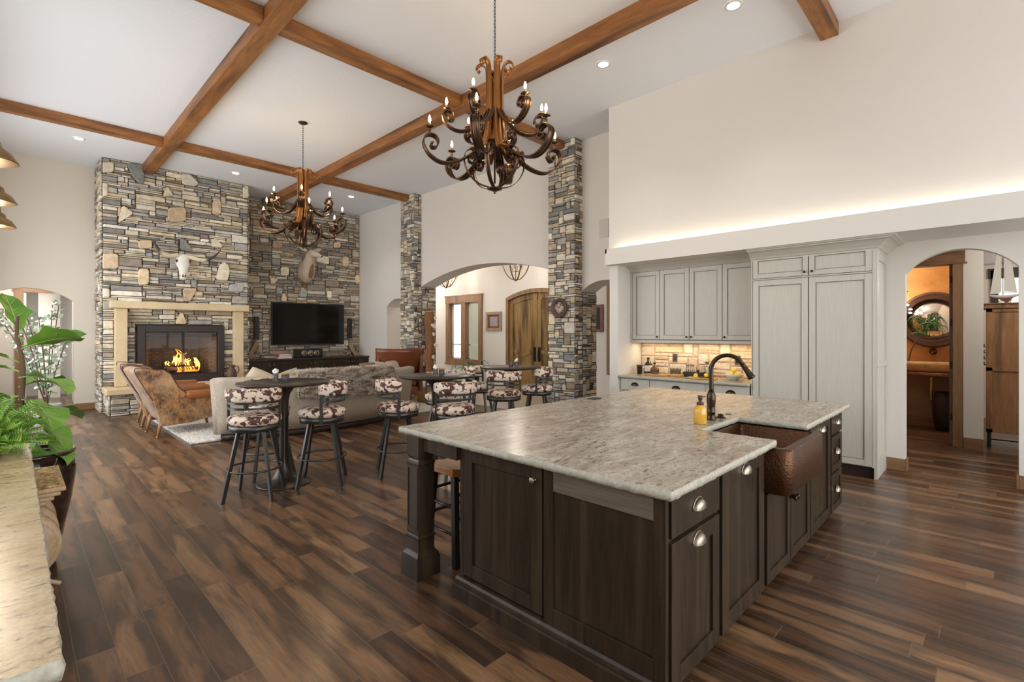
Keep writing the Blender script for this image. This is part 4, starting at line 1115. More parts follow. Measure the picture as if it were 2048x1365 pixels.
for i in range(4):
    ya, yb = ed[i]-.004, ed[i+1]+.004
    d = panel_front('door', (UF, ya, 1.435), U3, N3, ya-yb, 1.005, cabw, uc, .062, .022, .012, bead=glaze)
    ky = yb+.03 if i in (0, 1) else ya-.03
    obj('knob', knob_mb((UF-.022, ky, 1.475), N3, .014, .026), orb, d)
m = MB()
for e in ed[1:4]: m.box(UF-.003, UF+.002, e-.004, e+.004, 1.435, 2.44)
m.box(UF-.003, UF+.002, 2.12, 3.915, 1.424, 1.435); m.box(UF-.003, UF+.002, 2.12, 3.915, 2.44, 2.447); m.box(UF-.003, UF+.002, 3.909, 3.916, 1.43, 2.447)
obj('gap_lines', m, glaze, uc)
crown(uc, [(UF-.02, 3.937, -1, 0), (UF-.02, 2.125, -1, 0)], 2.445, 2.528, .13)
area('under_cabinet_lamp', (6.76, 3.02, 1.375), (0, 0, 0), .08, 1.7, 5.5, (1.0, .76, .45))
bc = thing('base_cabinet', 'pale grey base cabinet with dark cup pulls under the niche counter', 'cabinet', (6.6, 3.0, 0))
BF = 6.30
m = MB(); m.box(BF, 6.925, 2.12, 3.935, .10, .875); m.box(BF+.06, 6.92, 2.12, 3.93, 0, .10); obj('carcass', m, cabw, bc)
for (ya, yb) in ((3.905, 3.455), (3.445, 2.665), (2.545, 2.125)):
    a = panel_front('drawer', (BF, ya, .70), U3, N3, ya-yb, .165, cabw, bc, flat=True); obj('cup_pull', cup_mb((BF-.022, (ya+yb)/2, .79), U3, N3, .11, .04, .03), orb, a)
    panel_front('door', (BF, ya, .11), U3, N3, ya-yb, .575, cabw, bc, .06, .022, .012)
m = MB(); m.box(BF-.003, BF+.002, 2.125, 3.91, .687, .698); m.box(BF-.003, BF+.002, 3.446, 3.454, .11, .86); m.box(BF-.003, BF+.002, 2.545, 2.60, .11, .86); obj('gap_lines', m, glaze, bc)
cc = thing('niche_countertop', 'granite slab on the pale grey base cabinet in the lit niche', 'countertop', (6.6, 3.0, .876))
slab('slab', [(6.235, 2.112), (6.915, 2.112), (6.915, 3.927), (6.235, 3.927)], .877, .914, gran, gran_edge, cc, 8)
# travertine ledger backsplash
trav = NT('travertine'); _a = trav.n('ShaderNodeVertexColor', layer_name='Col'); _f = trav.noise(trav.coord((1, 1, 2.5)), 14, 6, .7, .5); _g = trav.noise(trav.coord((1, 1, 1.5)), 26, 3, .6)
_c = trav.mix(1.0, _a.outputs[0], trav.ramp(_f, [(.3, .72), (.7, 1.2)]), 'MULTIPLY'); trav.base(trav.mix(trav.ramp(_g, [(.64, 0.0), (.70, .9)]), _c, (.13, .06, .03))); trav.rough(.6); trav.bump(_g, .3, .004)
m = MB(); stonework(m, (6.925, 3.935, .915), (0, -1, 0), (-1, 0, 0), 1.82, .468, seed=31, cw=.075, ch=.0517, depth=(.016, .024), wmax=6, pal=[(.72, .58, .44), (.80, .68, .55), (.66, .50, .36), (.78, .70, .60), (.70, .52, .42)], mortar=(.50, .38, .26))
bs = tag(obj('stone_backsplash', m, trav.m), 'warm travertine split-face backsplash behind the niche counter', 'backsplash')
for y, lab in ((3.375, 'bronze double outlet on the left half of the backsplash'), (2.475, 'bronze double outlet on the right half of the backsplash')):
    t = thing('wall_outlet', lab, 'outlet', (6.90, y, 1.10), 'outlets on the stone backsplash')
    m = MB(); m.box(6.898, 6.906, y-.038, y+.038, 1.10, 1.222); obj('plate', m, plain('outlet_bronze', (.10, .085, .065), .4, .5) if 'outlet_bronze' not in MATS else MATS['outlet_bronze'], t, bevel=.002)
    m = MB(); m.box(6.893, 6.898, y-.018, y+.018, 1.125, 1.197); obj('socket', m, orb, t)
# bottles and boards
zc = .915
def bottle(x, y, prof, mat, name, label, cat='bottle', cap=None, band=None, group=None):
    t = thing(name, label, cat, (x, y, zc), group)
    m = MB(); m.lathe([(r, zc+h) for r, h in prof], (x, y, 0), 18); obj('body', m, mat, t)
    if cap: m = MB(); m.lathe([(0, zc+cap[1]), (cap[0], zc+cap[1]), (cap[0], zc+cap[2]), (0, zc+cap[2])], (x, y, 0), 12); obj('cap', m, cap[3], t)
    if band: m = MB(); m.lathe([(band[0], zc+band[1]), (band[0], zc+band[2])], (x, y, 0), 18, a0=PI*.6, a1=PI*1.6); obj('label', m, band[3], t)
    return t
m = MB(); m.box(6.42, 6.66, 3.28, 3.62, zc, zc+.022); tag(obj('serving_board', m, boardw, bevel=.005), 'small wooden board under the bottles in the niche corner', 'board')
m = MB(); m.box(6.50, 6.64, 3.10, 3.26, zc, zc+.03); tag(obj('butcher_block', m, boardw, bevel=.004), 'short thick wooden block beside the bottle board', 'board')
bottle(6.62, 3.80, [(0, 0), (.035, 0), (.045, .12), (.047, .135), (.043, .13), (.033, .01), (0, .01)], darkg, 'dark_tumbler', 'dark ribbed tumbler at the far left of the niche counter', 'tumbler')
bottle(6.70, 3.70, [(0, 0), (.055, 0), (.060, .02), (.058, .14), (.04, .175), (.017, .19), (.017, .225), (0, .225)], darkg, 'flask_bottle', 'black flask bottle with white diamond label in the niche corner', cap=(.02, .225, .25, MATS['brown_pump']), band=(.0605, .04, .13, labelw))
bottle(6.56, 3.52, [(0, .022), (.06, .022), (.062, .03), (.06, .10), (.035, .125), (.014, .135), (.014, .165), (0, .165)], amberg, 'amber_decanter', 'squat amber bottle standing on the wooden board in the niche', cap=(.018, .165, .185, orb), band=(.0625, .04, .085, MATS['brown_pump']))
t = thing('wire_letters', 'dark coiled wire stand on the niche counter beside the board', 'wire stand', (6.70, 3.42, zc))
m = MB(); m.tube([(6.72, 3.36 - .28*k/60*.6, zc+.06+.05*math.cos(k*.9)) for k in range(61)], .004, 5); m.tube([(6.72, 3.36, zc+.004), (6.72, 3.20, zc+.004)], .004, 5); obj('wire', m, orb, t)
t = thing('bar_tool_caddy', 'black box caddy holding steel bar tools on the niche counter', 'tool caddy', (6.68, 3.0, zc))
m = MB(); m.prism([(6.62, 3.13, zc), (6.74, 3.13, zc), (6.74, 3.12, zc+.07), (6.62, 3.12, zc+.07)], (0, -.27, 0)); obj('box', m, blackm, t, bevel=.004)
for k in range(5):
    m = MB(); y = 3.09-.028*k; m.tube([(6.67, y, zc+.07), (6.67, y+.004*(k-2), zc+.15)], .005, 6); m.ball((6.67, y+.004*(k-2), zc+.165), .014, 10, 6, (.6, 1, 1.3)); obj('bar_tool', m, pewter, t)
m = MB(); m.lathe([(0, zc+.07), (.02, zc+.07), (.024, zc+.14), (.022, zc+.14), (.018, zc+.075)], (6.68, 2.93, 0), 14); obj('jigger', m, pewter, t)
bottle(6.78, 2.84, [(0, 0), (.034, 0), (.036, .01), (.036, .15), (.03, .165), (.02, .17), (.02, .195), (.03, .197), (.03, .22), (.02, .232), (0, .232)], pewter, 'steel_shaker', 'steel cocktail shaker beside the tool caddy', 'shaker')
m = MB(); m.prism([(6.36, 2.95, zc), (6.56, 3.0, zc), (6.60, 2.62, zc), (6.40, 2.56, zc)], (0, 0, .016)); tag(obj('cutting_board', m, boardw, bevel=.004), 'cutting board holding the cut lemon at the niche counter front', 'board')
def lemon(x, y, z, label, r=.028, cut=False, name='lemon'):
    m = MB(); m.lathe([(0, 0), (.006, 0), (r*.75, r*.35), (r, r), (r*.75, r*1.65), (.006, r*2.1), (0, r*2.1)] if not cut else [(0, 0), (r*.7, r*.25), (r, r), (r*.86, r), (0, r)], (0, 0, 0), 14, M=Matrix.Rotation(1.2 if not cut else -1.2, 3, 'Y'))
    lo = min(p[2] for p in m.v); m.v = [(p[0]+x, p[1]+y, p[2]-lo+z) for p in m.v]
    return tag(obj(name, m, yellow), label, 'lemon')
a = lemon(6.48, 2.86, zc+.017, 'cut lemon half standing on the cutting board', .03, True, 'lemon_half'); lemon(6.52, 2.76, zc+.017, 'whole lemon lying on the cutting board')
m = MB(); m.box(-.05, .05, -.008, .008, 0, .006); m.tube([(.05, 0, .006), (.13, 0, .006)], .007, 6)
m.v = [tuple(Matrix.Rotation(-1.3, 3, 'Z') @ V(p) + V((6.44, 2.76, zc+.018))) for p in m.v]; tag(obj('paring_knife', m, blackm), 'small knife with black handle lying on the cutting board', 'knife')
t = thing('fruit_bowl', 'shallow white bowl of lemons at the right of the niche counter', 'bowl', (6.62, 2.42, zc))
m = MB(); m.lathe([(0, zc), (.05, zc), (.055, zc+.008), (.10, zc+.045), (.125, zc+.075), (.118, zc+.076), (.09, zc+.045), (.04, zc+.016), (0, zc+.014)], (6.62, 2.42, 0), 28); obj('bowl', m, bowlm, t)
for (dx, dy, dz, lab) in ((-.04, .03, .035, 'lemon at the front left of the white bowl'), (.03, .045, .035, 'lemon at the rear left of the white bowl'), (.0, -.045, .035, 'lemon at the right of the white bowl'), (.0, .01, .085, 'lemon on top of the others in the white bowl')):
    lemon(6.62+dx, 2.42+dy, zc+dz, lab, .034).__setitem__('group', 'lemons in the white bowl')
# return air grille
m = MB(); m.box(6.925, 6.939, 4.56, 4.74, 3.13, 3.44); t = obj('air_grille', m, plain('pale_grille', (.62, .60, .54), .6), bevel=.003); tag(t, 'pale flat wall speaker grille high beside the kitchen bulkhead', 'grille')
# ------------------------------------------------------------------ bar stools and pedestal tables
def make_stool():
    s = thing('bar_stool', 'stool', 'bar stool', (0, 0, 0), 'cowhide print bar stools')
    m = MB(); m.lathe([(0, .675), (.19, .675), (.222, .69), (.232, .715), (.228, .745), (.205, .765), (.12, .775), (0, .776)], (0, 0, 0), 36); obj('seat_cushion', m, cow, s)
    m = MB(); m.lathe([(.205, .625), (.218, .628), (.218, .678), (.205, .68)], (0, 0, 0), 36); m.lathe([(0, .635), (.205, .635), (.205, .64), (0, .64)], (0, 0, 0), 24); obj('seat_ring', m, iron, s)
    for k in range(4):
        a = PI/4 + k*PI/2; c, n = math.cos(a), math.sin(a)
        t = V((c*.15, n*.15, .63)); b = V((c*.292, n*.292, 0)); r = V((c, n, 0)); q = V((-n, c, 0)); m = MB()
        m.loft([[p + r*i*.017 + q*j*.013 for i, j in ((-1, -1), (1, -1), (1, 1), (-1, 1))] for p in (b, t)], smooth=False)
        obj('leg', m, iron, s, bevel=.002, seg=1)
    R = .232; m = MB(); m.tube([(R*math.cos(2*PI*k/40), R*math.sin(2*PI*k/40), .27) for k in range(41)], .0095, 8, cap=False); obj('foot_ring', m, iron, s)
    for sg in (-1, 1):
        m = MB(); m.box(sg*.222-.008, sg*.222+.008, -.035, -.005, .63, .96); obj('back_post', m, iron, s, bevel=.002, seg=1)
    m = MB(); m.box(-.015, .015, -.228, -.215, .835, .96); obj('rear_post', m, iron, s)
    for z, h in ((.842, .020), (.892, .022)):
        m = MB(); rg = []
        for k in range(25):
            a = PI + .08 + (PI-.16)*k/24
            rg.append([V((rr*math.cos(a), rr*math.sin(a)-.0, zz)) for rr, zz in ((.215, z-h/2), (.227, z-h/2), (.227, z+h/2), (.215, z+h/2))])
        m.loft(rg, smooth=False); obj('back_rail', m, iron, s)
    m = MB(); rg = []
    for k in range(29):
        a = PI - .02 + (PI+.04)*k/28; e = min(1, min(k, 28-k)/2.0); e = .72 + .28*e
        ring = []
        for j in range(12):
            b = 2*PI*j/12; cr_ = .026*e*(abs(math.cos(b))**.6)*(1 if math.cos(b) > 0 else -1); cz_ = .062*e*(abs(math.sin(b))**.6)*(1 if math.sin(b) > 0 else -1)
            ring.append(V(((.222+cr_)*math.cos(a), (.222+cr_)*math.sin(a), .962+cz_)))
        rg.append(ring)
    m.loft(rg); obj('back_cushion', m, cow, s)
    return s
st0 = make_stool(); first = [True]
def stool(x, y, tx, ty, label, group, extra=0):
    rz = math.atan2(ty-y, tx-x) - PI/2 + extra      # local +y looks at the table
    if first[0]: o = st0; place(o, (x, y, 0), rz); first[0] = False
    else: o = dup(st0, (x, y, 0), rz)
    o['label'] = label; o['group'] = 'cowhide print bar stools around the tall tables'
TA, TB, TC = (1.94, 5.16), (3.47, 4.66), (5.15, 5.07)
stool(1.60, 4.96, *TA, 'cowhide bar stool at the front left of the left tall table', '', .42)
stool(2.235, 4.93, *TA, 'cowhide bar stool on the right side of the left tall table', '', .10)
stool(1.93, 5.60, *TA, 'cowhide bar stool hidden behind the column of the left tall table', '')
stool(2.97, 4.66, *TB, 'cowhide bar stool left of the middle tall table, side on', '', -.45)
stool(3.30, 4.10, *TB, 'cowhide bar stool in front of the middle tall table', '', .1)
stool(3.86, 5.02, *TB, 'cowhide bar stool behind the middle tall table', '')
stool(4.65, 4.72, *TC, 'cowhide bar stool in front of the right tall table, back toward the room', '', .25)
stool(5.42, 4.80, *TC, 'cowhide bar stool right of the right tall table, near the column', '', -.2)
stool(5.02, 5.62, *TC, 'cowhide bar stool at the rear left of the right tall table', '', .3)
def ptable(x, y, label, r=.44):
    t = thing('pedestal_table', label, 'table', (x, y, 0), 'tall round bronze pedestal tables')
    m = MB(); m.lathe([(0, 0), (.255, 0), (.257, .008), (.24, .014), (.17, .035), (.11, .075), (.07, .14), (.050, .22), (.043, .32), (.041, .70), (.044, .84), (.058, .91), (.09, .96), (.14, .995), (.18, 1.008), (0, 1.008)], (x, y, 0), 40); obj('pedestal', m, bronze_top, t)
    m = MB(); m.lathe([(0, 1.008), (r-.03, 1.008), (r-.004, 1.020), (r, 1.028), (r-.004, 1.034), (0, 1.034)], (x, y, 0), 64); obj('tabletop', m, bronze_top, t)
    return t
ptable(*TA, 'tall round bronze table at the left, with two candle jars'); ptable(*TB, 'tall round bronze table in the middle, with a glass cluster', .42); ptable(*TC, 'tall round bronze table at the right, near the stone column')
zt = 1.036
def jar(x, y, label, r=.030, h=.085, fill=None, top=None, group=None):
    t = thing('glass_jar', label, 'jar', (x, y, zt), group)
    m = MB(); m.lathe([(0, zt), (r, zt), (r, zt+h), (r-.003, zt+h), (r-.003, zt+.006), (0, zt+.006)], (x, y, 0), 18); obj('glass', m, glass, t)
    if fill: m = MB(); m.lathe([(0, zt+.007), (r-.004, zt+.007), (r-.004, zt+h*.6), (0, zt+h*.6)], (x, y, 0), 16); obj('candle', m, fill, t)
    if top == 'bloom':
        m = MB(); rg = random.Random(int(x*1000))
        for k in range(16):
            a = rg.uniform(0, 6.28); q = rg.uniform(0, r*.9); m.ball((x+q*math.cos(a), y+q*math.sin(a), zt+h+rg.uniform(-.005, .035)), rg.uniform(.009, .016), 8, 5)
        obj('blossoms', m, bloom, t)
    elif top == 'lid': m = MB(); m.lathe([(0, zt+h), (r+.003, zt+h), (r+.003, zt+h+.014), (0, zt+h+.014)], (x, y, 0), 16); obj('lid', m, boardw, t)
    return t
wax = plain('amber_wax', (.52, .38, .16), .5)
jar(1.85, 5.14, 'slim glass jar of white blossoms on the left tall table', .026, .09, None, 'bloom'); jar(1.93, 5.10, 'squat candle jar with wooden lid on the left tall table', .036, .075, wax, 'lid')
jar(3.44, 4.62, 'glass jar of white blossoms on the middle tall table', .028, .085, None, 'bloom'); jar(3.50, 4.58, 'candle jar on the middle tall table', .034, .07, wax, 'lid')
jar(5.10, 5.02, 'candle jar on the right tall table', .034, .085, wax, None); jar(5.17, 4.98, 'glass jar of white blossoms on the right tall table', .03, .08, None, 'bloom')
# ------------------------------------------------------------------ lounge
rng = random.Random(2)
rug = thing('shag_rug', 'large ivory shag rug under the sofa and hide armchairs', 'rug', (3.9, 9.3, 0))
m = MB(); m.prism([(1.70, 7.80, .002), (6.15, 7.80, .002), (6.15, 11.0, .002), (1.70, 11.0, .002)], (0, 0, .03)); obj('backing', m, shag, rug, bevel=.01)
m = MB(); pts = []
for _ in range(9000):
    x, y = rng.uniform(1.68, 6.16), rng.uniform(7.78, 11.0)
    if x > 2.9 and x < 5.2 and y > 8.3 and rng.random() < .7: continue
    pts.append((V((x, y, .022)), V((0, 0, 1))))
blades(m, pts, .030, .009, rng, .9, n=2); pl = obj('pile', m, shag, rug); pl['kind'] = 'stuff'
# curved sofa seen from behind
def circle3(a, b, c):
    ax, ay = a; bx, by = b; cx, cy = c; d = 2*(ax*(by-cy)+bx*(cy-ay)+cx*(ay-by))
    ux = ((ax*ax+ay*ay)*(by-cy)+(bx*bx+by*by)*(cy-ay)+(cx*cx+cy*cy)*(ay-by))/d
    uy = ((ax*ax+ay*ay)*(cx-bx)+(bx*bx+by*by)*(ax-cx)+(cx*cx+cy*cy)*(bx-ax))/d
    return ux, uy, math.hypot(ax-ux, ay-uy)
scx, scy, sr = circle3((2.02, 7.78), (3.45, 7.36), (5.27, 7.93))
A0 = math.atan2(7.78-scy, 2.02-scx); A1 = math.atan2(7.93-scy, 5.27-scx)
sofa = thing('curved_sofa', 'curved oatmeal linen sofa seen from behind, fur throw on its back', 'sofa', (3.6, 7.9, 0))
def arc_loft(m, prof, a0, a1, n=28, tb=None):
    """prof: list of (inward offset from the outer radius, z)"""
    rg = []
    for k in range(n+1):
        a = a0 + (a1-a0)*k/n; s = 1.0
        rg.append([V((scx + (sr - o)*math.cos(a), scy + (sr - o)*math.sin(a), z)) for o, z in prof])
    m.loft(rg)
m = MB(); arc_loft(m, [(.0, .10), (-.03, .30), (-.08, .60), (-.12, .84), (-.115, .875), (-.09, .895), (-.03, .905), (.03, .90), (.055, .88), (.07, .84), (.12, .50), (.14, .10)], A0, A1); obj('back', m, linen, sofa)
m = MB(); arc_loft(m, [(.14, .10), (.14, .40), (.9, .40), (.93, .37), (.93, .10)], A0+.03, A1-.03); obj('seat_base', m, linen, sofa)
for k in range(3):
    m = MB(); a0 = A0+.06 + (A1-A0-.12)*k/3; a1 = A0+.06+(A1-A0-.12)*(k+1)/3 - .004
    arc_loft(m, [(.13, .405), (.12, .53), (.16, .55), (.88, .55), (.93, .52), (.93, .43), (.90, .405)], a0, a1, 10); obj('seat_cushion', m, linen, sofa)
for a, sg in ((A0, 1), (A1, -1)):
    m = MB(); rg = []
    for k in range(9):
        o = .0 + .80*k/8; zt_ = .90 - .26*min(1, (k/8)*1.3)**1.3
        c0 = V((scx+(sr-o)*math.cos(a), scy+(sr-o)*math.sin(a), 0)); tn = V((-math.sin(a), math.cos(a), 0))*sg
        rg.append([c0 - tn*.05 + V((0, 0, .10)), c0 - tn*.10*1 + V((0, 0, zt_-.03)), c0 - tn*.05 + V((0, 0, zt_)), c0 + tn*.04 + V((0, 0, zt_)), c0 + tn*.09 + V((0, 0, zt_-.03)), c0 + tn*.10 + V((0, 0, .10))])
    m.loft(rg); obj('arm', m, linen, sofa)
m = MB(); arc_loft(m, [(.03, .0), (.03, .10), (.85, .10), (.85, .0)], A0+.01, A1-.01); obj('plinth', m, dkwood, sofa)
# pillows
def pillow(c, w, h, d, rot, mat, label, name='cushion'):
    m = MB(); n = 10; M = Matrix.Rotation(rot[2], 3, 'Z') @ Matrix.Rotation(rot[0], 3, 'X') @ Matrix.Rotation(rot[1], 3, 'Y'); vs = []
    for sgn in (1, -1):
        g = []
        for i in range(n+1):
            for j in range(n+1):
                u, v = -1+2*i/n, -1+2*j/n; t_ = max(0, (1-u**4)*(1-v**4))**.6
                g.append(M @ V((u*w/2*(1-.06*v*v), sgn*d/2*t_, v*h/2*(1-.06*u*u))) + V(c))
        fs = [(i*(n+1)+j, (i+1)*(n+1)+j, (i+1)*(n+1)+j+1, i*(n+1)+j+1) for i in range(n) for j in range(n)]
        if sgn < 0: fs = [f[::-1] for f in fs]
        m.add(g, fs, smooth=True)
    return tag(obj(name, m, mat), label, 'cushion', 'cushions on the curved sofa')
tan = plain('tan_cushion', (.56, .47, .33), .9); bl = plain('blush_cushion', (.56, .43, .34), .9)
pillow((2.62, 7.88, .76), .46, .40, .15, (-.2, .5, -.2), tan, 'tan cushion peeking over the left end of the sofa back')
pillow((2.98, 7.74, .76), .42, .38, .15, (-.2, -.35, -.1), linen, 'oatmeal cushion beside the tan one on the sofa')
pillow((4.76, 8.02, .80), .46, .40, .15, (-.2, .2, .3), bl, 'blush cushion left of the other at the right sofa end')
pillow((5.12, 8.24, .80), .46, .40, .16, (-.2, 0, .5), bl, 'blush cushion at the right end of the sofa')
pillow((4.42, 7.90, .83), .38, .36, .12, (-.2, 0, .2), furm, 'mottled brown cushion just right of the fur throw')
# fur throw over the back
th = thing('fur_throw', 'mottled brown fur throw draped over the sofa back', 'throw blanket', (3.75, 7.35, .5), None)
aL = math.atan2(7.45-scy, 2.96-scx); aR = math.atan2(7.62-scy, 4.56-scx)
prof = [(-.155, .56), (-.165, .68), (-.17, .80), (-.165, .90), (-.12, .94), (-.03, .955), (.06, .945), (.10, .90), (.13, .78), (.14, .66)]
rg = []; NA = 40
for k in range(NA+1):
    a = aL + (aR-aL)*k/NA; row = []
    for j, (o, z) in enumerate(prof):
        w = .012*mnoise.noise(V((k*.25, j*.6, 3))); zz = z + (.05*mnoise.noise(V((k*.12, 1, 0))) if j in (0, len(prof)-1) else 0) + w
        row.append(V((scx+(sr-o-w)*math.cos(a), scy+(sr-o-w)*math.sin(a), zz)))
    rg.append(row)
m = MB(); m.loft(rg, closed=False, cap=False); ob = obj('cloth', m, furm, th); sm_ = ob.modifiers.new('thick', 'SOLIDIFY'); sm_.thickness = .006; sm_.offset = 0
m = MB(); pts = []
for _ in range(16000):
    k = rng.uniform(0, NA-1.001); j = rng.uniform(0, len(prof)-1.001); ki, ji = int(k), int(j); fk, fj = k-ki, j-ji
    p = rg[ki][ji].lerp(rg[ki+1][ji], fk).lerp(rg[ki][ji+1].lerp(rg[ki+1][ji+1], fk), fj)
    nn = (rg[ki+1][ji]-rg[ki][ji]).cross(rg[ki][ji+1]-rg[ki][ji]).normalized()
    c = V((scx, scy, p.z)); 
    if ji < 5 and nn.dot(p-c) < 0: nn = -nn
    if ji >= 5 and nn.z < 0: nn = -nn
    pts.append((p, nn))
blades(m, pts, .055, .007, rng, .7, .7, 2); pl = obj('pile', m, furtip, th); pl['kind'] = 'stuff'
# brindle hide wing chairs, facing +x
def hide_chair(x, y, label, rz=0):
    c = thing('hide_armchair', label, 'armchair', (0, 0, 0), 'brindle cowhide wing chairs by the hearth')
    # back: slab leaning toward -x
    def slabm(P, y0, y1, bulge=.03):
        m = MB(); rg = []; n = 10
        for k in range(n+1):
            t = k/n; yy = y0+(y1-y0)*t; b = bulge*math.sin(PI*t)
            rg.append([V((px + b*dx, yy, pz + b*.4*dz)) for px, pz, dx, dz in P])
        m.loft(rg); return m
    P = [(-.33, .17, -1, 0), (-.48, .60, -1, 0), (-.66, .93, -1, .5), (-.70, .99, -.5, 1), (-.64, 1.035, 0, 1), (-.54, 1.01, .5, 1), (-.46, .92, 1, .5), (-.26, .60, 1, 0), (-.14, .42, 1, 0), (-.14, .17, 0, 0)]
    m = slabm(P, -.36, .36); obj('back', m, hide, c, subsurf=1)
    for sg in (-1, 1):
        m = MB(); rg = []
        prof_ = [(-.46, .56), (-.68, .98), (-.60, 1.03), (-.42, .995), (-.34, .99), (-.26, .93), (-.15, .72), (-.02, .60), (-.10, .54)]
        for yy, k in ((.32, .96), (.345, 1.0), (.385, 1.0), (.405, .95)):
            cx_, cz_ = -.3, .8; rg.append([V((cx_+(a-cx_)*k, sg*yy, cz_+(b-cz_)*k)) for a, b in prof_])
        if sg < 0: rg = rg[::-1]
        m.loft(rg, smooth=True); obj('wing', m, hide, c, bevel=.012)
        m = MB(); rg = []
        for yy in (.34, .40):
            rg.append([V((a, sg*yy, b)) for a, b in ((-.37, .17), (-.47, .60), (.0, .56), (.42, .56), (.48, .50), (.48, .36), (.30, .24), (.0, .18))])
        if sg < 0: rg = rg[::-1]
        m.loft(rg, smooth=False); obj('side_panel', m, hide, c, bevel=.015)
        m = MB(); m.lathe([(0, -.06), (.045, -.058), (.062, -.05), (.066, .0), (.070, .44), (.064, .47), (.05, .48), (0, .482)], (0, sg*.385, .60), 20, axis='x'); obj('arm_roll', m, cognac, c)
    m = MB(); m.box(-.35, .44, -.34, .34, .24, .38); obj('seat_base', m, hide, c, bevel=.02)
    m = MB(); m.box(-.20, .46, -.31, .31, .38, .50); obj('seat_cushion', m, cognac, c, bevel=.045, seg=4)
    for sx, sy in ((-1, -1), (-1, 1), (1, -1), (1, 1)):
        m = MB(); a = V((-.34 if sx < 0 else .38, sy*.30, .27)); b = V((a.x + sx*.06, a.y+sy*.02, .0)); m.tube([a, a.lerp(b, .5), b], [.030, .025, .016], 8); obj('leg', m, legw, c)
        m = MB(); m.tube([b + V((0, 0, .0)), b + V((0, 0, .02))], .019, 8); obj('foot_cap', m, pewter, c)
    for sg in (-1, 1):
        m = MB(); m.tube(catmull([(-.47, sg*.40, .56), (-.68, sg*.405, .98), (-.60, sg*.40, 1.033), (-.42, sg*.405, .998), (-.34, sg*.405, .993), (-.255, sg*.405, .93), (-.145, sg*.405, .72), (-.01, sg*.40, .60)]), .006, 6); obj('welting', m, MATS['brown_pump'], c)
    place(c, (x, y, 0), rz); c['label'] = label; return c
ch = hide_chair(1.86, 9.02, 'brindle cowhide wing chair nearest the camera, left of the sofa', .05)
o = dup(ch, (1.90, 10.22, 0), -.06, 'brindle cowhide wing chair behind the other, nearer the hearth')
# brown leather wing chair, its outside back toward us
def leather_chair():
    c = thing('leather_wing_chair', 'shiny brown leather wing chair behind the right end of the sofa', 'armchair', (0, 0, 0))
    m = MB(); rg = []; n = 12
    for k in range(n+1):
        t = -1 + 2*k/n; row = []
        for z, w, yb in ((.25, .36, -.30), (.55, .36, -.36), (.75, .38, -.42), (.95, .44, -.50), (1.10, .475, -.56), (1.18, .48, -.58)):
            row.append(V((t*w, yb + .16*abs(t)**2.2, z + (.015*t*t if z > 1.1 else 0))))
        back = [p + V((0, .09, 0)) for p in row[::-1]]
        rg.append(row + back)
    m.loft(rg[::-1]); obj('back', m, brownl, c)
    for sg in (-1, 1):
        m = MB(); P = [(-.36, .3), (-.40, .72), (-.40, 1.14), (-.18, 1.08), (-.08, .80), (.28, .66), (.34, .60), (.34, .28)]
        m.prism([(sg*.39, a, b) for a, b in P], (sg*.07, 0, 0)); obj('wing', m, brownl, c, bevel=.02)
    m = MB(); m.box(-.38, .38, -.30, .34, .22, .40); obj('seat_base', m, brownl, c, bevel=.02)
    m = MB(); m.box(-.37, .37, -.25, .36, .40, .52); obj('seat_cushion', m, brownl, c, bevel=.04, seg=3)
    for sx in (-1, 1):
        for y in (-.26, .30): m = MB(); m.tube([(sx*.33, y, .24), (sx*.35, y*1.08, 0)], [.028, .018], 8); obj('leg', m, legw, c)
    return c
lc = leather_chair(); place(lc, (5.62, 8.86, .034), -.42)
# basket and log plank
b = thing('wicker_basket', 'tall woven wicker basket with cream liner beside the sofa', 'basket', (6.42, 9.05, 0))
m = MB(); m.lathe([(0, .0), (.17, .0), (.19, .05), (.21, .20), (.21, .36), (.195, .36), (.19, .2), (.16, .03), (0, .03)], (6.42, 9.05, 0), 28)
obj('body', m, wick, b)
m = MB(); m.lathe([(.215, .34), (.225, .36), (.215, .42), (.19, .44), (.17, .38)], (6.42, 9.05, 0), 28); obj('liner', m, shag, b)
lg = thing('log_plank', 'tall rough log plank hung with white orchid sprays beside the far column', 'wall art', (7.10, 9.72, .5))
m = MB(); rg = []
for k in range(13):
    z = .35 + 1.70*k/12; w = .11 + .02*math.sin(k*1.9); dx = .015*math.sin(k*1.1)
    rg.append([V((7.10-w+dx, 9.80, z)), V((7.10-w+dx, 9.74, z)), V((7.10+dx, 9.715, z)), V((7.10+w+dx, 9.74, z)), V((7.10+w+dx, 9.80, z))])
m.loft(rg, smooth=False); obj('plank', m, logw, lg)
m = MB(); m.tube(catmull([(7.12, 9.70, .55), (7.16, 9.68, 1.0), (7.14, 9.69, 1.5), (7.17, 9.68, 1.95)]), .006, 6); obj('stem', m, bark, lg)
rg_ = random.Random(5)
for z in (1.90, 1.72, 1.68, 1.50, 1.25, 1.22, .95):
    m = MB(); cx_ = 7.16 + rg_.uniform(-.05, .09)
    for k in range(5):
        a = 2*PI*k/5 + rg_.uniform(0, 1); m.ball((cx_+.025*math.cos(a), 9.675, z+.025*math.sin(a)), .022, 8, 5, (1, .35, 1))
    obj('orchid_bloom', m, bloom, lg)
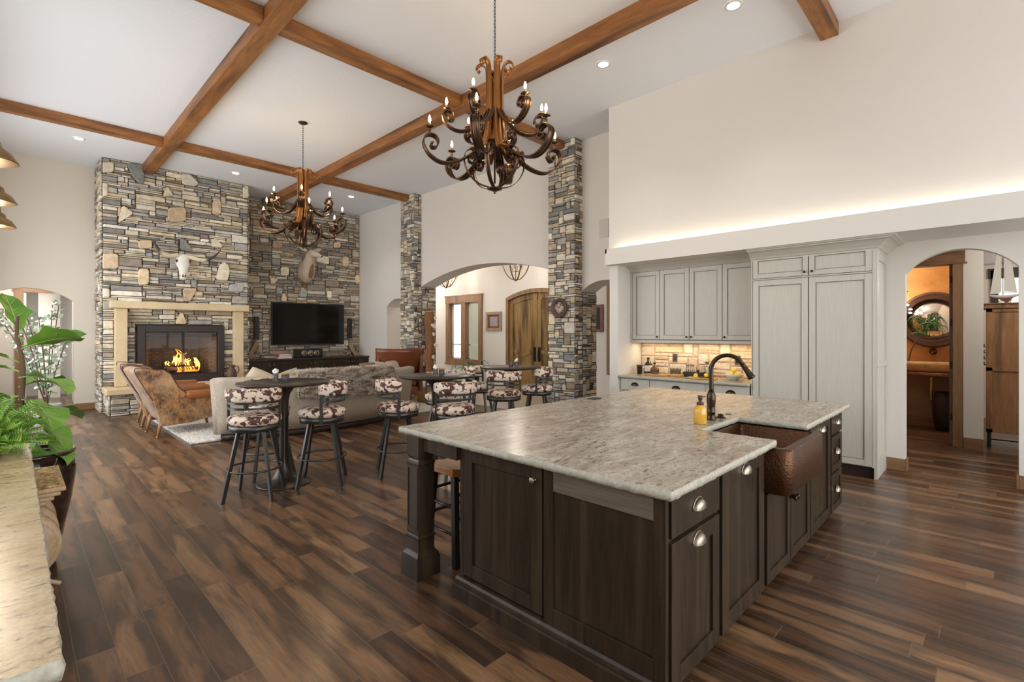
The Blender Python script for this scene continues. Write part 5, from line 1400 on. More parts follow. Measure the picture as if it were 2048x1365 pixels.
# ------------------------------------------------------------------ scrolled chandeliers (origin = middle of the lower bulbs)
def make_chandelier(top):
    c = thing('scroll_chandelier', 'x', 'chandelier', (0, 0, 0), 'scrolled bronze candle chandeliers')
    low = [(.10, -.16), (.20, -.26), (.34, -.37), (.48, -.43), (.60, -.43), (.71, -.36), (.765, -.26), (.745, -.185), (.69, -.16), (.635, -.18), (.61, -.235), (.635, -.285), (.675, -.29), (.69, -.26), (.665, -.245)]
    upp = [(.07, .20), (.14, .08), (.24, -.02), (.36, -.06), (.47, -.03), (.545, .045), (.555, .11), (.51, .15), (.455, .14), (.43, .095), (.45, .055), (.485, .05), (.495, .075)]
    def arm(ang, P, rc, zc_, w):
        ca, sa = math.cos(ang), math.sin(ang); side = V((-sa, ca, 0)); m = MB()
        w = w*1.5; pts = catmull([(r*ca, r*sa, z) for r, z in P], 5)
        m.ribbon(pts, side, w, .007)
        for q in (-1, 1): m.ribbon([p + side*(q*w*.5) for p in pts], side, w*.14, .013)
        m.ribbon(pts, side, w*.12, .013)
        a = obj('arm', m, bronze, c)
        m = MB(); x, y = rc*ca, rc*sa
        m.lathe([(0, zc_-.16), (.010, zc_-.16), (.013, zc_-.145), (.008, zc_-.13), (.018, zc_-.118), (.008, zc_-.105), (.012, zc_-.095), (.045, zc_-.083), (.047, zc_-.077), (.012, zc_-.085), (0, zc_-.085)], (x, y, 0), 16); obj('cup', m, bronze, a)
        m = MB(); m.lathe([(0, zc_-.085), (.011, zc_-.085), (.011, zc_-.035), (0, zc_-.035)], (x, y, 0), 12); obj('candle_sleeve', m, candle_m, a)
        m = MB(); m.lathe([(0, zc_-.035), (.008, zc_-.033), (.015, zc_-.010), (.013, zc_+.012), (.006, zc_+.035), (0, zc_+.045)], (x, y, 0), 12); b = obj('bulb', m, bulb_m, a)
    az = math.atan2(-.7139, .7003)
    to_cam = math.atan2(-.700, -.7142)
    for k in range(6): arm(to_cam - math.radians(12) + k*PI/3, low, .70, 0.0, .055)
    for k in range(6): arm(to_cam + math.radians(-25+3) + k*PI/3, upp, .515, .25, .045)
    for k in range(6):
        a = to_cam + math.radians(18) + k*PI/3; ca, sa = math.cos(a), math.sin(a); side = V((-sa, ca, 0))
        P = [(.24, .60), (.27, .56), (.25, .63), (.20, .68), (.13, .70), (.085, .64), (.07, .52), (.075, .25), (.085, .05), (.12, -.12), (.19, -.26), (.27, -.33), (.33, -.33), (.36, -.28)]
        P = [(.205, .615), (.19, .585), (.155, .60), (.155, .65), (.20, .685), (.25, .65), (.255, .60), (.22, .56)][::-1]
        P = [(.185, .60), (.16, .625), (.175, .665), (.215, .67), (.235, .63), (.215, .70), (.155, .725), (.095, .68), (.07, .55)]
        P = [(.175, .62), (.165, .655), (.19, .675), (.215, .65), (.205, .60)]
        curl = [(.17, .63), (.185, .655), (.205, .64), (.20, .605), (.165, .59), (.14, .62), (.145, .68), (.125, .70)]
        P = [(.165, .635), (.18, .615), (.20, .63), (.20, .665), (.17, .69), (.135, .69), (.10, .65), (.088, .56), (.085, .35), (.088, .12), (.10, -.02), (.135, -.15), (.19, -.25), (.26, -.30), (.32, -.29)]
        m = MB(); m.ribbon(catmull([(r*ca, r*sa, z) for r, z in P], 5), side, .040, .008, w1=.095); obj('centre_strap', m, MATS.get('bright_bronze_strap') or plain('bright_bronze_strap', (.36, .155, .045), .32, .75, var=.3, vs=4), c)
        a = a + PI/6; ca, sa = math.cos(a), math.sin(a); side = V((-sa, ca, 0))
        P = [(.24, -.36), (.225, -.33), (.25, -.31), (.285, -.33), (.285, -.39), (.24, -.41), (.20, -.37), (.20, -.30), (.26, -.26), (.325, -.31), (.33, -.42), (.27, -.54), (.17, -.62), (.04, -.65)]
        m = MB(); m.ribbon(catmull([(r*ca, r*sa, z) for r, z in P], 5), side, .095, .006, w1=.035); obj('basket_strap', m, bronze, c)
    m = MB(); m.lathe([(0, .72), (.012, .72), (.012, .60), (.04, .59), (.055, .56), (.04, .53), (.012, .50), (.010, -.60), (0, -.60)], (0, 0, 0), 16); obj('stem', m, bronze, c)
    m = MB(); m.lathe([(0, -.635), (.02, -.64), (.085, -.655), (.08, -.665), (.03, -.68), (.012, -.695), (.016, -.705), (0, -.715)], (0, 0, 0), 24); obj('finial', m, bronze, c)
    m = MB()
    z = .72; k = 0
    while z < top - .03:
        rot = Matrix.Rotation(PI/2*(k % 2), 3, 'Z')
        m.tube([rot @ V((.010*math.cos(t_), 0, .024*math.sin(t_))) + V((0, 0, z+.022)) for t_ in [2*PI*q/10 for q in range(11)]], .0032, 5, cap=False); z += .036; k += 1
    cho = obj('chain', m, chain_m, c); cho['kind'] = 'stuff'
    m = MB(); m.lathe([(0, top-.045), (.02, top-.04), (.05, top-.03), (.075, top-.012), (.078, top-.001), (0, top-.001)], (0, 0, 0), 24); obj('canopy', m, chain_m, c)
    return c
CS = .89; CB = 3.50
c1 = make_chandelier((CZ-CB)/CS); place(c1, (3.24, 3.41, CB)); c1.scale = (CS, CS, CS); c1['label'] = 'large scrolled bronze chandelier with candle bulbs nearest the camera, between island and tables'
c2 = dup(c1, (3.235, 7.83, CB), -.30, 'scrolled bronze candle chandelier hanging further off, in front of the stone television wall')
for (x, y) in ((3.24, 3.41), (3.235, 7.83)):
    for k in range(3):
        a = 2*PI*k/3 + .5; point('chandelier_lamp', (x+.6*math.cos(a), y+.6*math.sin(a), CB+.07), 9, (1.0, .70, .40), .05)
# recessed ceiling lights
for i, (x, y, lab) in enumerate(((5.15, 3.46, 'recessed ceiling light above the kitchen side, farther one'), (5.155, 1.89, 'recessed ceiling light above the kitchen side, nearer one'), (.80, 11.22, 'recessed ceiling light left of the fireplace'), (3.27, 11.30, 'recessed ceiling light above the fireplace'), (5.81, 11.22, 'recessed ceiling light in front of the television wall'))):
    t = thing('recessed_light', lab, 'ceiling light', (x, y, CZ-.01), 'recessed ceiling lights')
    m = MB(); m.lathe([(.062, CZ-.008), (.085, CZ-.008), (.088, CZ-.001)], (x, y, 0), 28, cap=False); obj('trim_ring', m, trimw, t)
    m = MB(); m.lathe([(0, CZ-.0075), (.064, CZ-.0075)], (x, y, 0), 28, cap=False); obj('lens', m, canlight, t)
    d = bpy.data.lights.new('can', 'SPOT'); d.energy = 45; d.spot_size = 1.7; d.spot_blend = .8; d.color = (1, .94, .86); d.shadow_soft_size = .06
    o = bpy.data.objects.new('can_lamp', d); COL.objects.link(o); o.location = (x, y, CZ-.03)
# ------------------------------------------------------------------ left counter in the foreground
lc_ = thing('left_cabinet', 'cream cabinet with carved wooden corbels at the left edge of the photo', 'cabinet', (-.3, 2.5, 0))
m = MB(); m.box(-.62, .015, 1.29, 3.76, .10, .872); m.box(-.60, -.03, 1.32, 3.70, 0, .10); obj('carcass', m, creamcab, lc_, bevel=.003)
for y in (1.60, 2.20, 2.80): m = MB(); m.box(.015, .028, y-.27, y+.27, .14, .85); obj('door', m, creamcab, lc_, bevel=.004)
lt = thing('left_countertop', 'golden cream granite slab with rough edge in the left foreground', 'countertop', (-.3, 2.5, .875))
slab('slab', [(-.66, 1.25), (.065, 1.25), (.065, 3.83), (-.66, 3.83)], .876, .916, gran_left, gran_edge, lt, 17)
# carved ledge and corbels standing out of the cabinet side
m = MB()
for z0, z1, d in ((.655, .675, .10), (.675, .695, .13), (.695, .715, .155), (.715, .735, .175)):
    m.box(.015, .02+d, 3.42+.0*d, 3.98+d*.2, z0, z1)
obj('carved_ledge', m, carvew, lc_, bevel=.006, seg=3)
gm_ = NT('gilded_relief'); _n = gm_.noise(gm_.coord(), 38, 4, .7); gm_.base(gm_.mix(gm_.ramp(_n, [(.45, 0.0), (.6, 1.0)]), (.22, .10, .02), (.75, .55, .22))); gm_.rough(.3); gm_.bump(_n, 1.0, .02)
m = MB(); m.box(.02, .185, 3.45, 3.97, .735, .742); obj('gilded_panel', m, gm_.m, lc_, bevel=.003)
def corbel(y0, w):
    m = MB()
    for k, (r, dy) in enumerate(((.165, 0), (.145, .006), (.10, -.004), (.085, .008), (.05, .012), (.03, .006))):
        m.lathe([(0, -w/2 - dy), (r-.006, -w/2 - dy), (r, -w/2-dy+.006), (r, w/2+dy-.006), (r-.006, w/2+dy), (0, w/2+dy)], (.010, y0, .49), 40, axis='y')
    c = obj('corbel', m, carvew, lc_); return c
for y0 in (3.34, 3.56, 3.80): corbel(y0, .07)
m = MB(); m.tube(catmull([(.01, 3.30, .33), (.07, 3.28, .345), (.13, 3.27, .32), (.165, 3.27, .30)]), [.03, .03, .03, .03, .028, .028, .026, .026, .024, .02, .018, .014, .01, .01, .01, .01, .01, .01, .01][:19], 10); obj('corbel_foot', m, carvew, lc_)
m = MB(); m.tube(catmull([(.01, 3.16, .27), (.06, 3.14, .28), (.13, 3.13, .25)]), .022, 10); obj('corbel_foot', m, carvew, lc_)
obj('knob', knob_mb((.03, 3.05, .36), (1, 0, 0), .022, .07), orb, lc_)
# curly fern bowl on the counter end
fn = thing('fern_plant', 'bright green curly moss fern on the left granite counter', 'potted plant', (-.10, 3.58, .916))
m = MB(); m.lathe([(0, .917), (.06, .917), (.08, .95), (.085, .97), (.07, .97), (.05, .94), (0, .94)], (-.10, 3.58, 0), 24); obj('pot', m, carvew, fn)
m = MB(); rng = random.Random(3)
for i in range(700):
    a = rng.uniform(0, 2*PI); ph = rng.uniform(.0, 2.0); r = rng.uniform(.10, .25); L = r
    c = V((-.10, 3.58, .99)); d = V((math.cos(a)*math.sin(ph), math.sin(a)*math.sin(ph), math.cos(ph)*.85+.1))
    p = c + d*L; u = d.orthogonal().normalized(); u = Matrix.Rotation(rng.uniform(0, 6.3), 3, d) @ u
    for k in range(6):
        q = p - d*(.012*k); w = .020*(1-k*.08); v = d.cross(u)
        for sg in (-1, 1):
            t0 = q; t1 = q + u*sg*w + d*.010; m.add([t0 - v*.003, t1, t0 + v*.005 + d*.004, t0+v*.001-d*.003], [(0, 1, 2), (3, 1, 0)], smooth=True)
ob = obj('foliage', m, fern, fn); ob['kind'] = 'stuff'
# fiddle-leaf fig in a glazed pot
fg = thing('fiddle_leaf_fig', 'fiddle-leaf fig in a tall glazed dark pot at the end of the counter', 'potted plant', (.07, 4.55, 0))
LS = 1.22
px_, py_ = .07, 4.50
m = MB(); m.lathe([(0, 0), (.13, 0), (.14, .02), (.17, .18), (.215, .42), (.238, .60), (.235, .68), (.222, .72), (.238, .735), (.238, .75), (.215, .752), (.205, .72), (.205, .69), (0, .69)], (px_, py_, 0), 48); obj('pot', m, glazepot, fg)
m = MB(); m.lathe([(0, .715), (.12, .71), (.205, .695)], (px_, py_, 0), 24); mo = obj('moss_bed', m, mossm, fg)
m = MB(); pts = [(V((px_+rr_*math.cos(a), py_+rr_*math.sin(a), .705)), V((0, 0, 1))) for rr_, a in [(.2*math.sqrt(rng.random()), rng.uniform(0, 6.3)) for _ in range(900)]]; blades(m, pts, .02, .005, rng, 1.0, n=2); ms = obj('moss', m, mossm, fg); ms['kind'] = 'stuff'
tr = catmull([(px_-.01, py_, .69), (px_-.03, py_-.02, 1.0), (px_-.02, py_-.02, 1.3), (px_-.05, py_, 1.52), (px_-.045, py_, 1.64)], 5)
m = MB(); m.tube(tr, [.016-.0004*k for k in range(len(tr))], 10); obj('trunk', m, bark, fg)
def fig_leaf(base, az, el, L, w, droop, roll=0.0, par=None, mat=None):
    """violin-shaped leaf growing from base"""
    m = MB(); n = 12; k2 = 6
    d = V((math.cos(az)*math.cos(el), math.sin(az)*math.cos(el), math.sin(el))); side = V((-math.sin(az), math.cos(az), 0)); up = side.cross(d) * -1
    if up.z < 0: up = -up
    side = Matrix.Rotation(roll, 3, d) @ side; up = Matrix.Rotation(roll, 3, d) @ up
    P = []; cur = V(base) + d*.05
    rows = []
    for i in range(n+1):
        t = i/n
        prof_ = (math.sin(PI*min(1, t*1.02))**.55) * (.62 + .38*math.sin(PI*(t-.08)*.98) if t > .45 else .62 + .25*t)
        ww = w*prof_*(1 - .9*max(0, t-.93)/.07)
        ang = -droop*t
        dd = (d*math.cos(ang) + up*math.sin(ang)).normalized(); uu = side.cross(dd)
        if uu.dot(up) < 0: uu = -uu
        if i: cur = cur + dd*(L/n)
        row = []
        for j in range(-k2//2, k2//2+1):
            s = j/(k2/2); row.append(cur + side*(s*ww/2) + uu*(abs(s)**1.5*ww*.16 + .010*math.sin(t*16)*abs(s)))
        rows.append(row); P.append(cur + uu*.002)
    m.loft(rows, closed=False, cap=False)
    lf = obj('leaf', m, mat or fig, par)
    v = MB(); v.tube([V(base)] + P[:-1], [.006] + [.005*(1-.7*i/len(P)) for i in range(len(P)-1)], 5)
    for i in range(2, n-1, 2):
        for j in (-1, 1):
            a = P[i]; b = rows[min(i+2, n)][k2//2 + j*2]; v.tube([a, b + V((0, 0, .002))], [.0025, .0012], 4)
    obj('vein', v, figv, lf)
R_az = math.atan2(-.7142, .700)      # camera right, in world
def laz(deg): return R_az + math.radians(deg)   # 0 = to the right in the photo, 90 = away from the camera, 180 = left
B = V((px_-.04, py_-.01, 0))
leaves = [ # (z, az deg, elevation, length, width, droop, roll)
 (1.50, 150, 1.05, .31, .17, .25, .5), (1.42, 10, .42, .36, .19, .55, -.5), (1.44, 50, .30, .30, .10, .2, .9),
 (1.28, 172, .25, .36, .16, .6, .2), (1.24, -8, .12, .42, .18, .75, -.4), (1.12, 178, -.05, .34, .22, .6, .3),
 (1.10, -15, -.05, .40, .21, .8, -.4), (1.00, 195, -.25, .30, .26, .6, .5), (.98, -2, -.15, .36, .18, .8, -.3),
 (.93, -60, -.35, .32, .22, .7, -.2), (.88, 12, -.25, .32, .20, .9, -.1), (.84, -30, -.5, .30, .22, .6, 0), (1.18, 100, .2, .32, .18, .6, 0), (1.34, 210, .5, .26, .13, .4, .2),
 (1.02, 75, 0, .34, .2, .6, 0), (.86, -95, -.2, .26, .20, .9, .2), (.95, 130, 0, .34, .2, .6, 0)]
for z, az_, el, L, w, dr, ro in leaves: fig_leaf(B + V((0, 0, z)), laz(az_), el, L*1.0, w*LS, dr, ro, fg)
# silvery plant in the background
sg_ = thing('silver_plant', 'tall silvery eucalyptus plant with pale blossoms behind the fig', 'potted plant', (.33, 9.2, 0))
m = MB(); m.lathe([(0, 0), (.13, 0), (.17, .30), (.16, .55), (.14, .56), (.14, .50), (0, .5)], (.33, 9.2, 0), 24); obj('pot', m, plain('stone_urn', (.35, .33, .30), .8, var=.3), sg_)
rng = random.Random(12)
for i in range(9):
    a = rng.uniform(0, 6.28); sp_ = rng.uniform(.12, .55); h = rng.uniform(1.2, 2.0)
    pts = catmull([(.33, 9.2, .5), (.33+sp_*.4*math.cos(a), 9.2+sp_*.4*math.sin(a), .5+(h-.5)*.5), (.33+sp_*math.cos(a), 9.2+sp_*math.sin(a), h)], 6)
    m = MB(); m.tube(pts, .006, 5)
    st = obj('stem', m, bark, sg_)
    m = MB(); fl_ = MB()
    for k in range(3, len(pts)):
        for q in range(3):
            d = V((rng.uniform(-1, 1), rng.uniform(-1, 1), rng.uniform(-.2, .8))).normalized(); p = pts[k] + d*.01; s = d.orthogonal().normalized(); L = rng.uniform(.06, .10); w = L*.38
            m.add([p, p + d*L*.5 + s*w, p + d*L, p + d*L*.5 - s*w], [(0, 1, 2, 3)], smooth=True)
        if i % 2 == 0 and k > 6:
            for q in range(3):
                d = V((rng.uniform(-1, 1), rng.uniform(-1, 1), rng.uniform(-1, 1)))*.05; fl_.ball(pts[k]+d, rng.uniform(.010, .018), 6, 4)
    lf = obj('foliage', m, sage, st); lf['kind'] = 'stuff'
    if fl_.v: b_ = obj('blossoms', fl_, bloom, st); b_['kind'] = 'stuff'
# gooseneck barn lamps along the left wall
for i, (y, lab) in enumerate(((3.62, 'brass gooseneck barn lamp nearest the camera at the left edge'), (4.74, 'middle one of the three gooseneck barn lamps at the left edge'), (5.80, 'farthest of the three gooseneck barn lamps at the left edge'))):
    t = thing('barn_lamp', lab, 'wall lamp', (-.10, y, 2.40), 'gooseneck barn lamps on the left wall')
    x = -.095; m = MB(); m.lathe([(.118, 2.40), (.122, 2.402), (.118, 2.41), (.095, 2.45), (.06, 2.475), (.055, 2.50), (.03, 2.52), (.028, 2.56), (.02, 2.58), (0, 2.58)], (x, y, 0), 32)
    _sh = obj('shade', m, lampm, t); m = MB(); m.lathe([(.116, 2.401), (.088, 2.43), (.045, 2.455), (0, 2.458)], (x, y, 0), 32, cap=False); obj('enamel_lining', m, bowlm, _sh, 'glowing white enamel lining')
    m = MB(); m.tube(catmull([(x, y, 2.56), (x-.005, y, 2.62), (x-.06, y, 2.665), (x-.13, y, 2.62), (-.30, y, 2.46), (-.64, y, 2.40)], 6), .009, 8); m.lathe([(0, 0), (.05, 0), (.05, .015), (0, .015)], (-.648, y, 2.40), 16, axis='x'); obj('gooseneck', m, lampm, t)
    m = MB(); m.ball((x, y, 2.415), .030, 14, 8); obj('bulb', m, barnglow, t)
    point('barn_lamp_light', (x, y, 2.375), 10, (1, .86, .66), .04)
# the left wall behind the lamps needs something to hang from: the pier between the windows
# ------------------------------------------------------------------ foyer: window, doors, pendants, picture, palm
w = thing('window_1', 'twin casement foyer window in a stained wood casing', 'window', (9.1, 10.86, .65)); w['kind'] = 'structure'
m = MB(); y0, y1 = 10.06, 11.66
m.box(9.055, 9.10, y0-.0, y0+.14, .65, 2.45); m.box(9.055, 9.10, y1-.14, y1, .65, 2.45); m.box(9.055, 9.12, (y0+y1)/2-.09, (y0+y1)/2+.09, .65, 2.45)
m.box(9.045, 9.10, y0-.01, y1+.01, 2.40, 2.60); m.box(9.03, 9.10, y0-.035, y1+.035, 2.59, 2.625); m.box(9.035, 9.10, y0-.03, y1+.03, .60, .65); m.box(9.05, 9.10, y0, y1, .645, .78)
for ya, yb in ((y0+.14, (y0+y1)/2-.09), ((y0+y1)/2+.09, y1-.14)):
    m.box(9.10, 9.24, ya, ya+.01, .72, 2.42); m.box(9.10, 9.24, yb-.01, yb, .72, 2.42)
obj('casing', m, trimwood, w, bevel=.004)
for ya, yb in ((y0+.15, (y0+y1)/2-.10), ((y0+y1)/2+.10, y1-.15)):
    m = MB(); frame(m, 0, 1, 0, 1, 0, 1, .1); m = MB()
    m.box(9.19, 9.22, ya, ya+.045, .76, 2.41); m.box(9.19, 9.22, yb-.045, yb, .76, 2.41); m.box(9.19, 9.22, ya, yb, 2.365, 2.41); m.box(9.19, 9.22, ya, yb, .76, .81); m.box(9.19, 9.22, ya, yb, 1.17, 1.21)
    s = obj('sash', m, plain('white_sash', (.80, .80, .78), .4) if 'white_sash' not in MATS else MATS['white_sash'], w)
    m = MB(); m.box(9.203, 9.206, ya+.04, yb-.04, .80, 2.37); obj('pane', m, pane, s)
# porch seen through the window
m = MB(); m.box(10.6, 10.7, 8.8, 12.6, -.1, 3.2); m.box(9.3, 10.7, 9.0, 14, -.15, -.02); tag(obj('porch_wall', m, plain('pale_stucco', (.60, .60, .44), .9), None), 'pale green stucco porch wall outside the foyer window', 'porch wall')['kind'] = 'structure'
# double doors with arched head
dd_ = thing('door_1', 'arched knotty alder double entry doors', 'door', (9.1, 8.05, 0)); dd_['kind'] = 'structure'
def arch_h(y, add=0.0):
    a, b, sp_, pk = 7.0, 9.1, 2.445, 2.64; w_ = (b-a)/2; h = pk-sp_; R_ = (w_*w_+h*h)/(2*h); return pk-R_+math.sqrt(R_*R_-(y-(a+b)/2)**2) + add
m = MB(); yl = [7.0 + 2.1*i/24 for i in range(25)]
m.loft([[V((9.04, y, arch_h(y)-.10)), V((9.04, y, arch_h(y))), V((9.20, y, arch_h(y))), V((9.20, y, arch_h(y)-.10))] for y in yl], smooth=False)
m.box(9.04, 9.20, 7.0, 7.09, 0, 2.38); m.box(9.04, 9.20, 9.01, 9.1, 0, 2.38); obj('frame', m, trimwood, dd_)
for (ya, yb) in ((7.09, 8.045), (8.055, 9.01)):
    m = MB(); ys = [ya + (yb-ya)*i/10 for i in range(11)]
    P = [V((9.12, y, .01)) for y in (ya, yb)] + [V((9.12, y, arch_h(y)-.105)) for y in ys[::-1]]
    m.prism(P, (.05, 0, 0)); leaf = obj('leaf', m, doorw, dd_)
    m = MB(); st_ = .13
    m.box(9.098, 9.12, ya, ya+st_, .01, arch_h(ya)-.12); m.box(9.098, 9.12, yb-st_, yb, .01, min(arch_h(ya), arch_h(yb))-.12)
    ys2 = [ya+st_ + (yb-ya-2*st_)*i/8 for i in range(9)]
    m.loft([[V((9.098, y, arch_h(y)-.25)), V((9.098, y, arch_h(y)-.11)), V((9.12, y, arch_h(y)-.11)), V((9.12, y, arch_h(y)-.25))] for y in ys2], smooth=False)
    m.loft([[V((9.098, y, .98 - .05*math.cos((y-(ya+yb)/2)*9) )), V((9.098, y, 1.06 - .05*math.cos((y-(ya+yb)/2)*9))), V((9.12, y, 1.06 - .05*math.cos((y-(ya+yb)/2)*9))), V((9.12, y, .98 - .05*math.cos((y-(ya+yb)/2)*9)))] for y in ys2], smooth=False)
    m.box(9.098, 9.12, ya+st_, yb-st_, .01, .30)
    obj('rails', m, doorw, leaf, bevel=.004)
    hy = yb-.07 if yb < 8.2 else ya+.07
    m = MB(); m.box(9.085, 9.098, hy-.035, hy+.035, .82, 1.18); m.tube(catmull([(9.085, hy, 1.14), (9.05, hy, 1.12), (9.05, hy, .90), (9.085, hy, .87)]), .011, 8); obj('handle', m, blackm, leaf)
pc = thing('framed_picture', 'square rustic framed picture with red mat between foyer window and doors', 'picture', (9.08, 9.60, 1.58))
m = MB(); frame2 = lambda m, y0, y1, z0, z1, x0, x1, w: (m.box(x0, x1, y0, y0+w, z0, z1), m.box(x0, x1, y1-w, y1, z0, z1), m.box(x0, x1, y0+w, y1-w, z0, z0+w), m.box(x0, x1, y0+w, y1-w, z1-w, z1))
frame2(m, 9.30, 9.90, 1.585, 2.10, 9.06, 9.098, .075); obj('frame', m, wood('grey_barnwood', (.26, .19, .12), (.42, .33, .23), (8, 8, 8), .8), pc, bevel=.004)
m = MB(); m.box(9.085, 9.095, 9.37, 9.83, 1.65, 2.03); obj('mat', m, matred, pc); m = MB(); m.box(9.080, 9.085, 9.45, 9.75, 1.715, 1.965); obj('print', m, photo_m, pc)
pc = thing('framed_picture', 'dark framed picture glimpsed through the small arch right of the clock column', 'picture', (9.08, 6.25, 1.55))
m = MB(); frame2(m, 6.10, 6.75, 1.55, 2.16, 9.06, 9.098, .07); obj('frame', m, wood('redbrown_frame', (.16, .05, .02), (.28, .10, .04), (8, 8, 8), .5), pc, bevel=.004)
m = MB(); m.box(9.085, 9.095, 6.16, 6.68, 1.61, 2.1); obj('mat', m, blackm, pc); m = MB(); m.box(9.08, 9.085, 6.28, 6.56, 1.72, 1.99); obj('print', m, photo_m, pc)
m = MB(); m.box(9.05, 9.095, 5.93, 6.0, .62, 2.60); tag(obj('wall_timber', m, trimwood, bevel=.004), 'narrow vertical dark wood strip on the wall beyond the small arch', 'wood strip')
def bowl_pendant(x, y, z0, label):
    t = thing('bowl_pendant', label, 'pendant light', (x, y, z0), 'bowl shaped wood strap pendants in the foyer')
    for k in range(4):
        a = k*PI/4 + .35; ca, sa = math.cos(a), math.sin(a)
        P = [(.34, .62), (.345, .50), (.32, .34), (.24, .17), (.12, .05), (0, .02), (-.12, .05), (-.24, .17), (-.32, .34), (-.345, .50), (-.34, .62)]
        m = MB(); m.ribbon(catmull([(x+r*ca, y+r*sa, z0+z) for r, z in P], 4), (-sa, ca, 0), .035, .008); obj('strap', m, trimwood, t)
    m = MB(); m.tube([(x+.34*math.cos(2*PI*k/32), y+.34*math.sin(2*PI*k/32), z0+.62) for k in range(33)], .012, 6, cap=False); m.tube([(x, y, z0), (x, y, 3.6)], .008, 8); m.ball((x, y, z0+.01), .02, 10, 6); obj('hoop_and_rod', m, orb, t)
    for k in range(6):
        a = 2*PI*k/6; cx_, cy_ = x+.14*math.cos(a), y+.14*math.sin(a)
        m = MB(); m.tube(catmull([(x, y, z0+.25), (x+.09*math.cos(a), y+.09*math.sin(a), z0+.22), (cx_, cy_, z0+.32)]), .006, 6); m.lathe([(0, z0+.32), (.02, z0+.325), (.02, z0+.33), (.009, z0+.332), (.009, z0+.42), (0, z0+.42)], (cx_, cy_, 0), 10); r_ = obj('candle_arm', m, orb, t)
        m = MB(); m.lathe([(0, z0+.42), (.012, z0+.44), (.010, z0+.465), (0, z0+.50)], (cx_, cy_, 0), 10); obj('bulb', m, bulb_m, r_)
    point('pendant_lamp', (x, y, z0+.45), 30, (1, .92, .80), .12)
bowl_pendant(8.2, 7.92, 2.74, 'bowl shaped strap pendant in the foyer, the right one near the doors'); bowl_pendant(8.2, 10.53, 2.74, 'bowl shaped strap pendant in the foyer, the left one half hidden by the arch')
point('foyer_far_fill', (8.2, 12.1, 2.9), 30, (1, .96, .9), .15)  # added fill with no fixture, brightens the far end of the foyer
m = MB(); m.box(8.44, 8.56, 12.92, 12.949, .0, 2.3); o_ = struct('trim_1', m, plain('golden_pine_trim', (.62, .38, .12), .5))
# palm
pp = thing('potted_palm', 'small green palm in a pot below the foyer window', 'potted plant', (8.45, 9.75, 0))
m = MB(); m.lathe([(0, 0), (.14, 0), (.19, .35), (.20, .40), (.17, .40), (0, .36)], (8.45, 9.75, 0), 24); obj('pot', m, blackm, pp)
rng = random.Random(9)
for i in range(13):
    a = 2*PI*i/13 + rng.uniform(-.2, .2); L = rng.uniform(.40, .62); up = rng.uniform(.25, .52); m = MB()
    pts = catmull([(8.45, 9.75, .38), (8.45+.35*L*math.cos(a), 9.75+.35*L*math.sin(a), .38+up*.8), (8.45+L*.8*math.cos(a), 9.75+L*.8*math.sin(a), .38+up*.85), (8.45+L*math.cos(a), 9.75+L*math.sin(a), .38+up*.55)], 8)
    m.tube(pts, .004, 4); sd = V((-math.sin(a), math.cos(a), 0))
    for k in range(6, len(pts)):
        t_ = (pts[k]-pts[k-1]).normalized()
        for s in (-1, 1):
            e = pts[k] + sd*s*.13*(1-.4*k/len(pts)) + t_*.06 - V((0, 0, .03)); m.add([pts[k]-t_*.008, pts[k]+t_*.008, e], [(0, 1, 2)], smooth=True)
    obj('frond', m, palm, pp)
# clock on the stone column
ck = thing('wall_clock', 'round rusty iron clock hung on the stone column', 'clock', (6.64, 5.38, 1.80))
def disc(m, r0, r1, x0, x1, seg=40): m.lathe([(r0, x0), (r1, x0), (r1, x1), (r0, x1)], (0, 5.38, 1.965), seg, axis='x')
m = MB(); m.lathe([(.105, 6.665), (.165, 6.675), (.175, 6.655), (.165, 6.625), (.15, 6.63), (.125, 6.635), (.105, 6.65), (.105, 6.665)], (0, 5.38, 1.965), 40, axis='x'); obj('rim', m, iron_rust, ck)
m = MB(); m.lathe([(0, 6.655), (.125, 6.655), (.125, 6.67), (0, 6.67)], (0, 5.38, 1.965), 32, axis='x'); m.f = m.f; obj('dial', m, plain('clock_dial', (.50, .38, .30), .6, var=.3, vs=18), ck)
m = MB()
for k in range(12):
    a = 2*PI*k/12; u = V((0, -math.sin(a), math.cos(a))); v = V((0, math.cos(a), math.sin(a))); c = V((6.652, 5.38, 1.965)) + u*.095
    n_ = 1 + (k % 3)
    for q in range(n_): m.obox(c - u*.02 + v*((q-(n_-1)/2)*.012 - .003), v, u, (-1, 0, 0), .006, .04, .003)
ob = obj('numerals', m, blackm, ck)
m = MB(); 
for a, L in ((-.9, .06), (.6, .085)):
    u = V((0, -math.sin(a), math.cos(a))); v = V((0, math.cos(a), math.sin(a))); m.obox(V((6.648, 5.38, 1.965)) - v*.004, v, u, (-1, 0, 0), .008, L, .003)
obj('hands', m, blackm, ck)
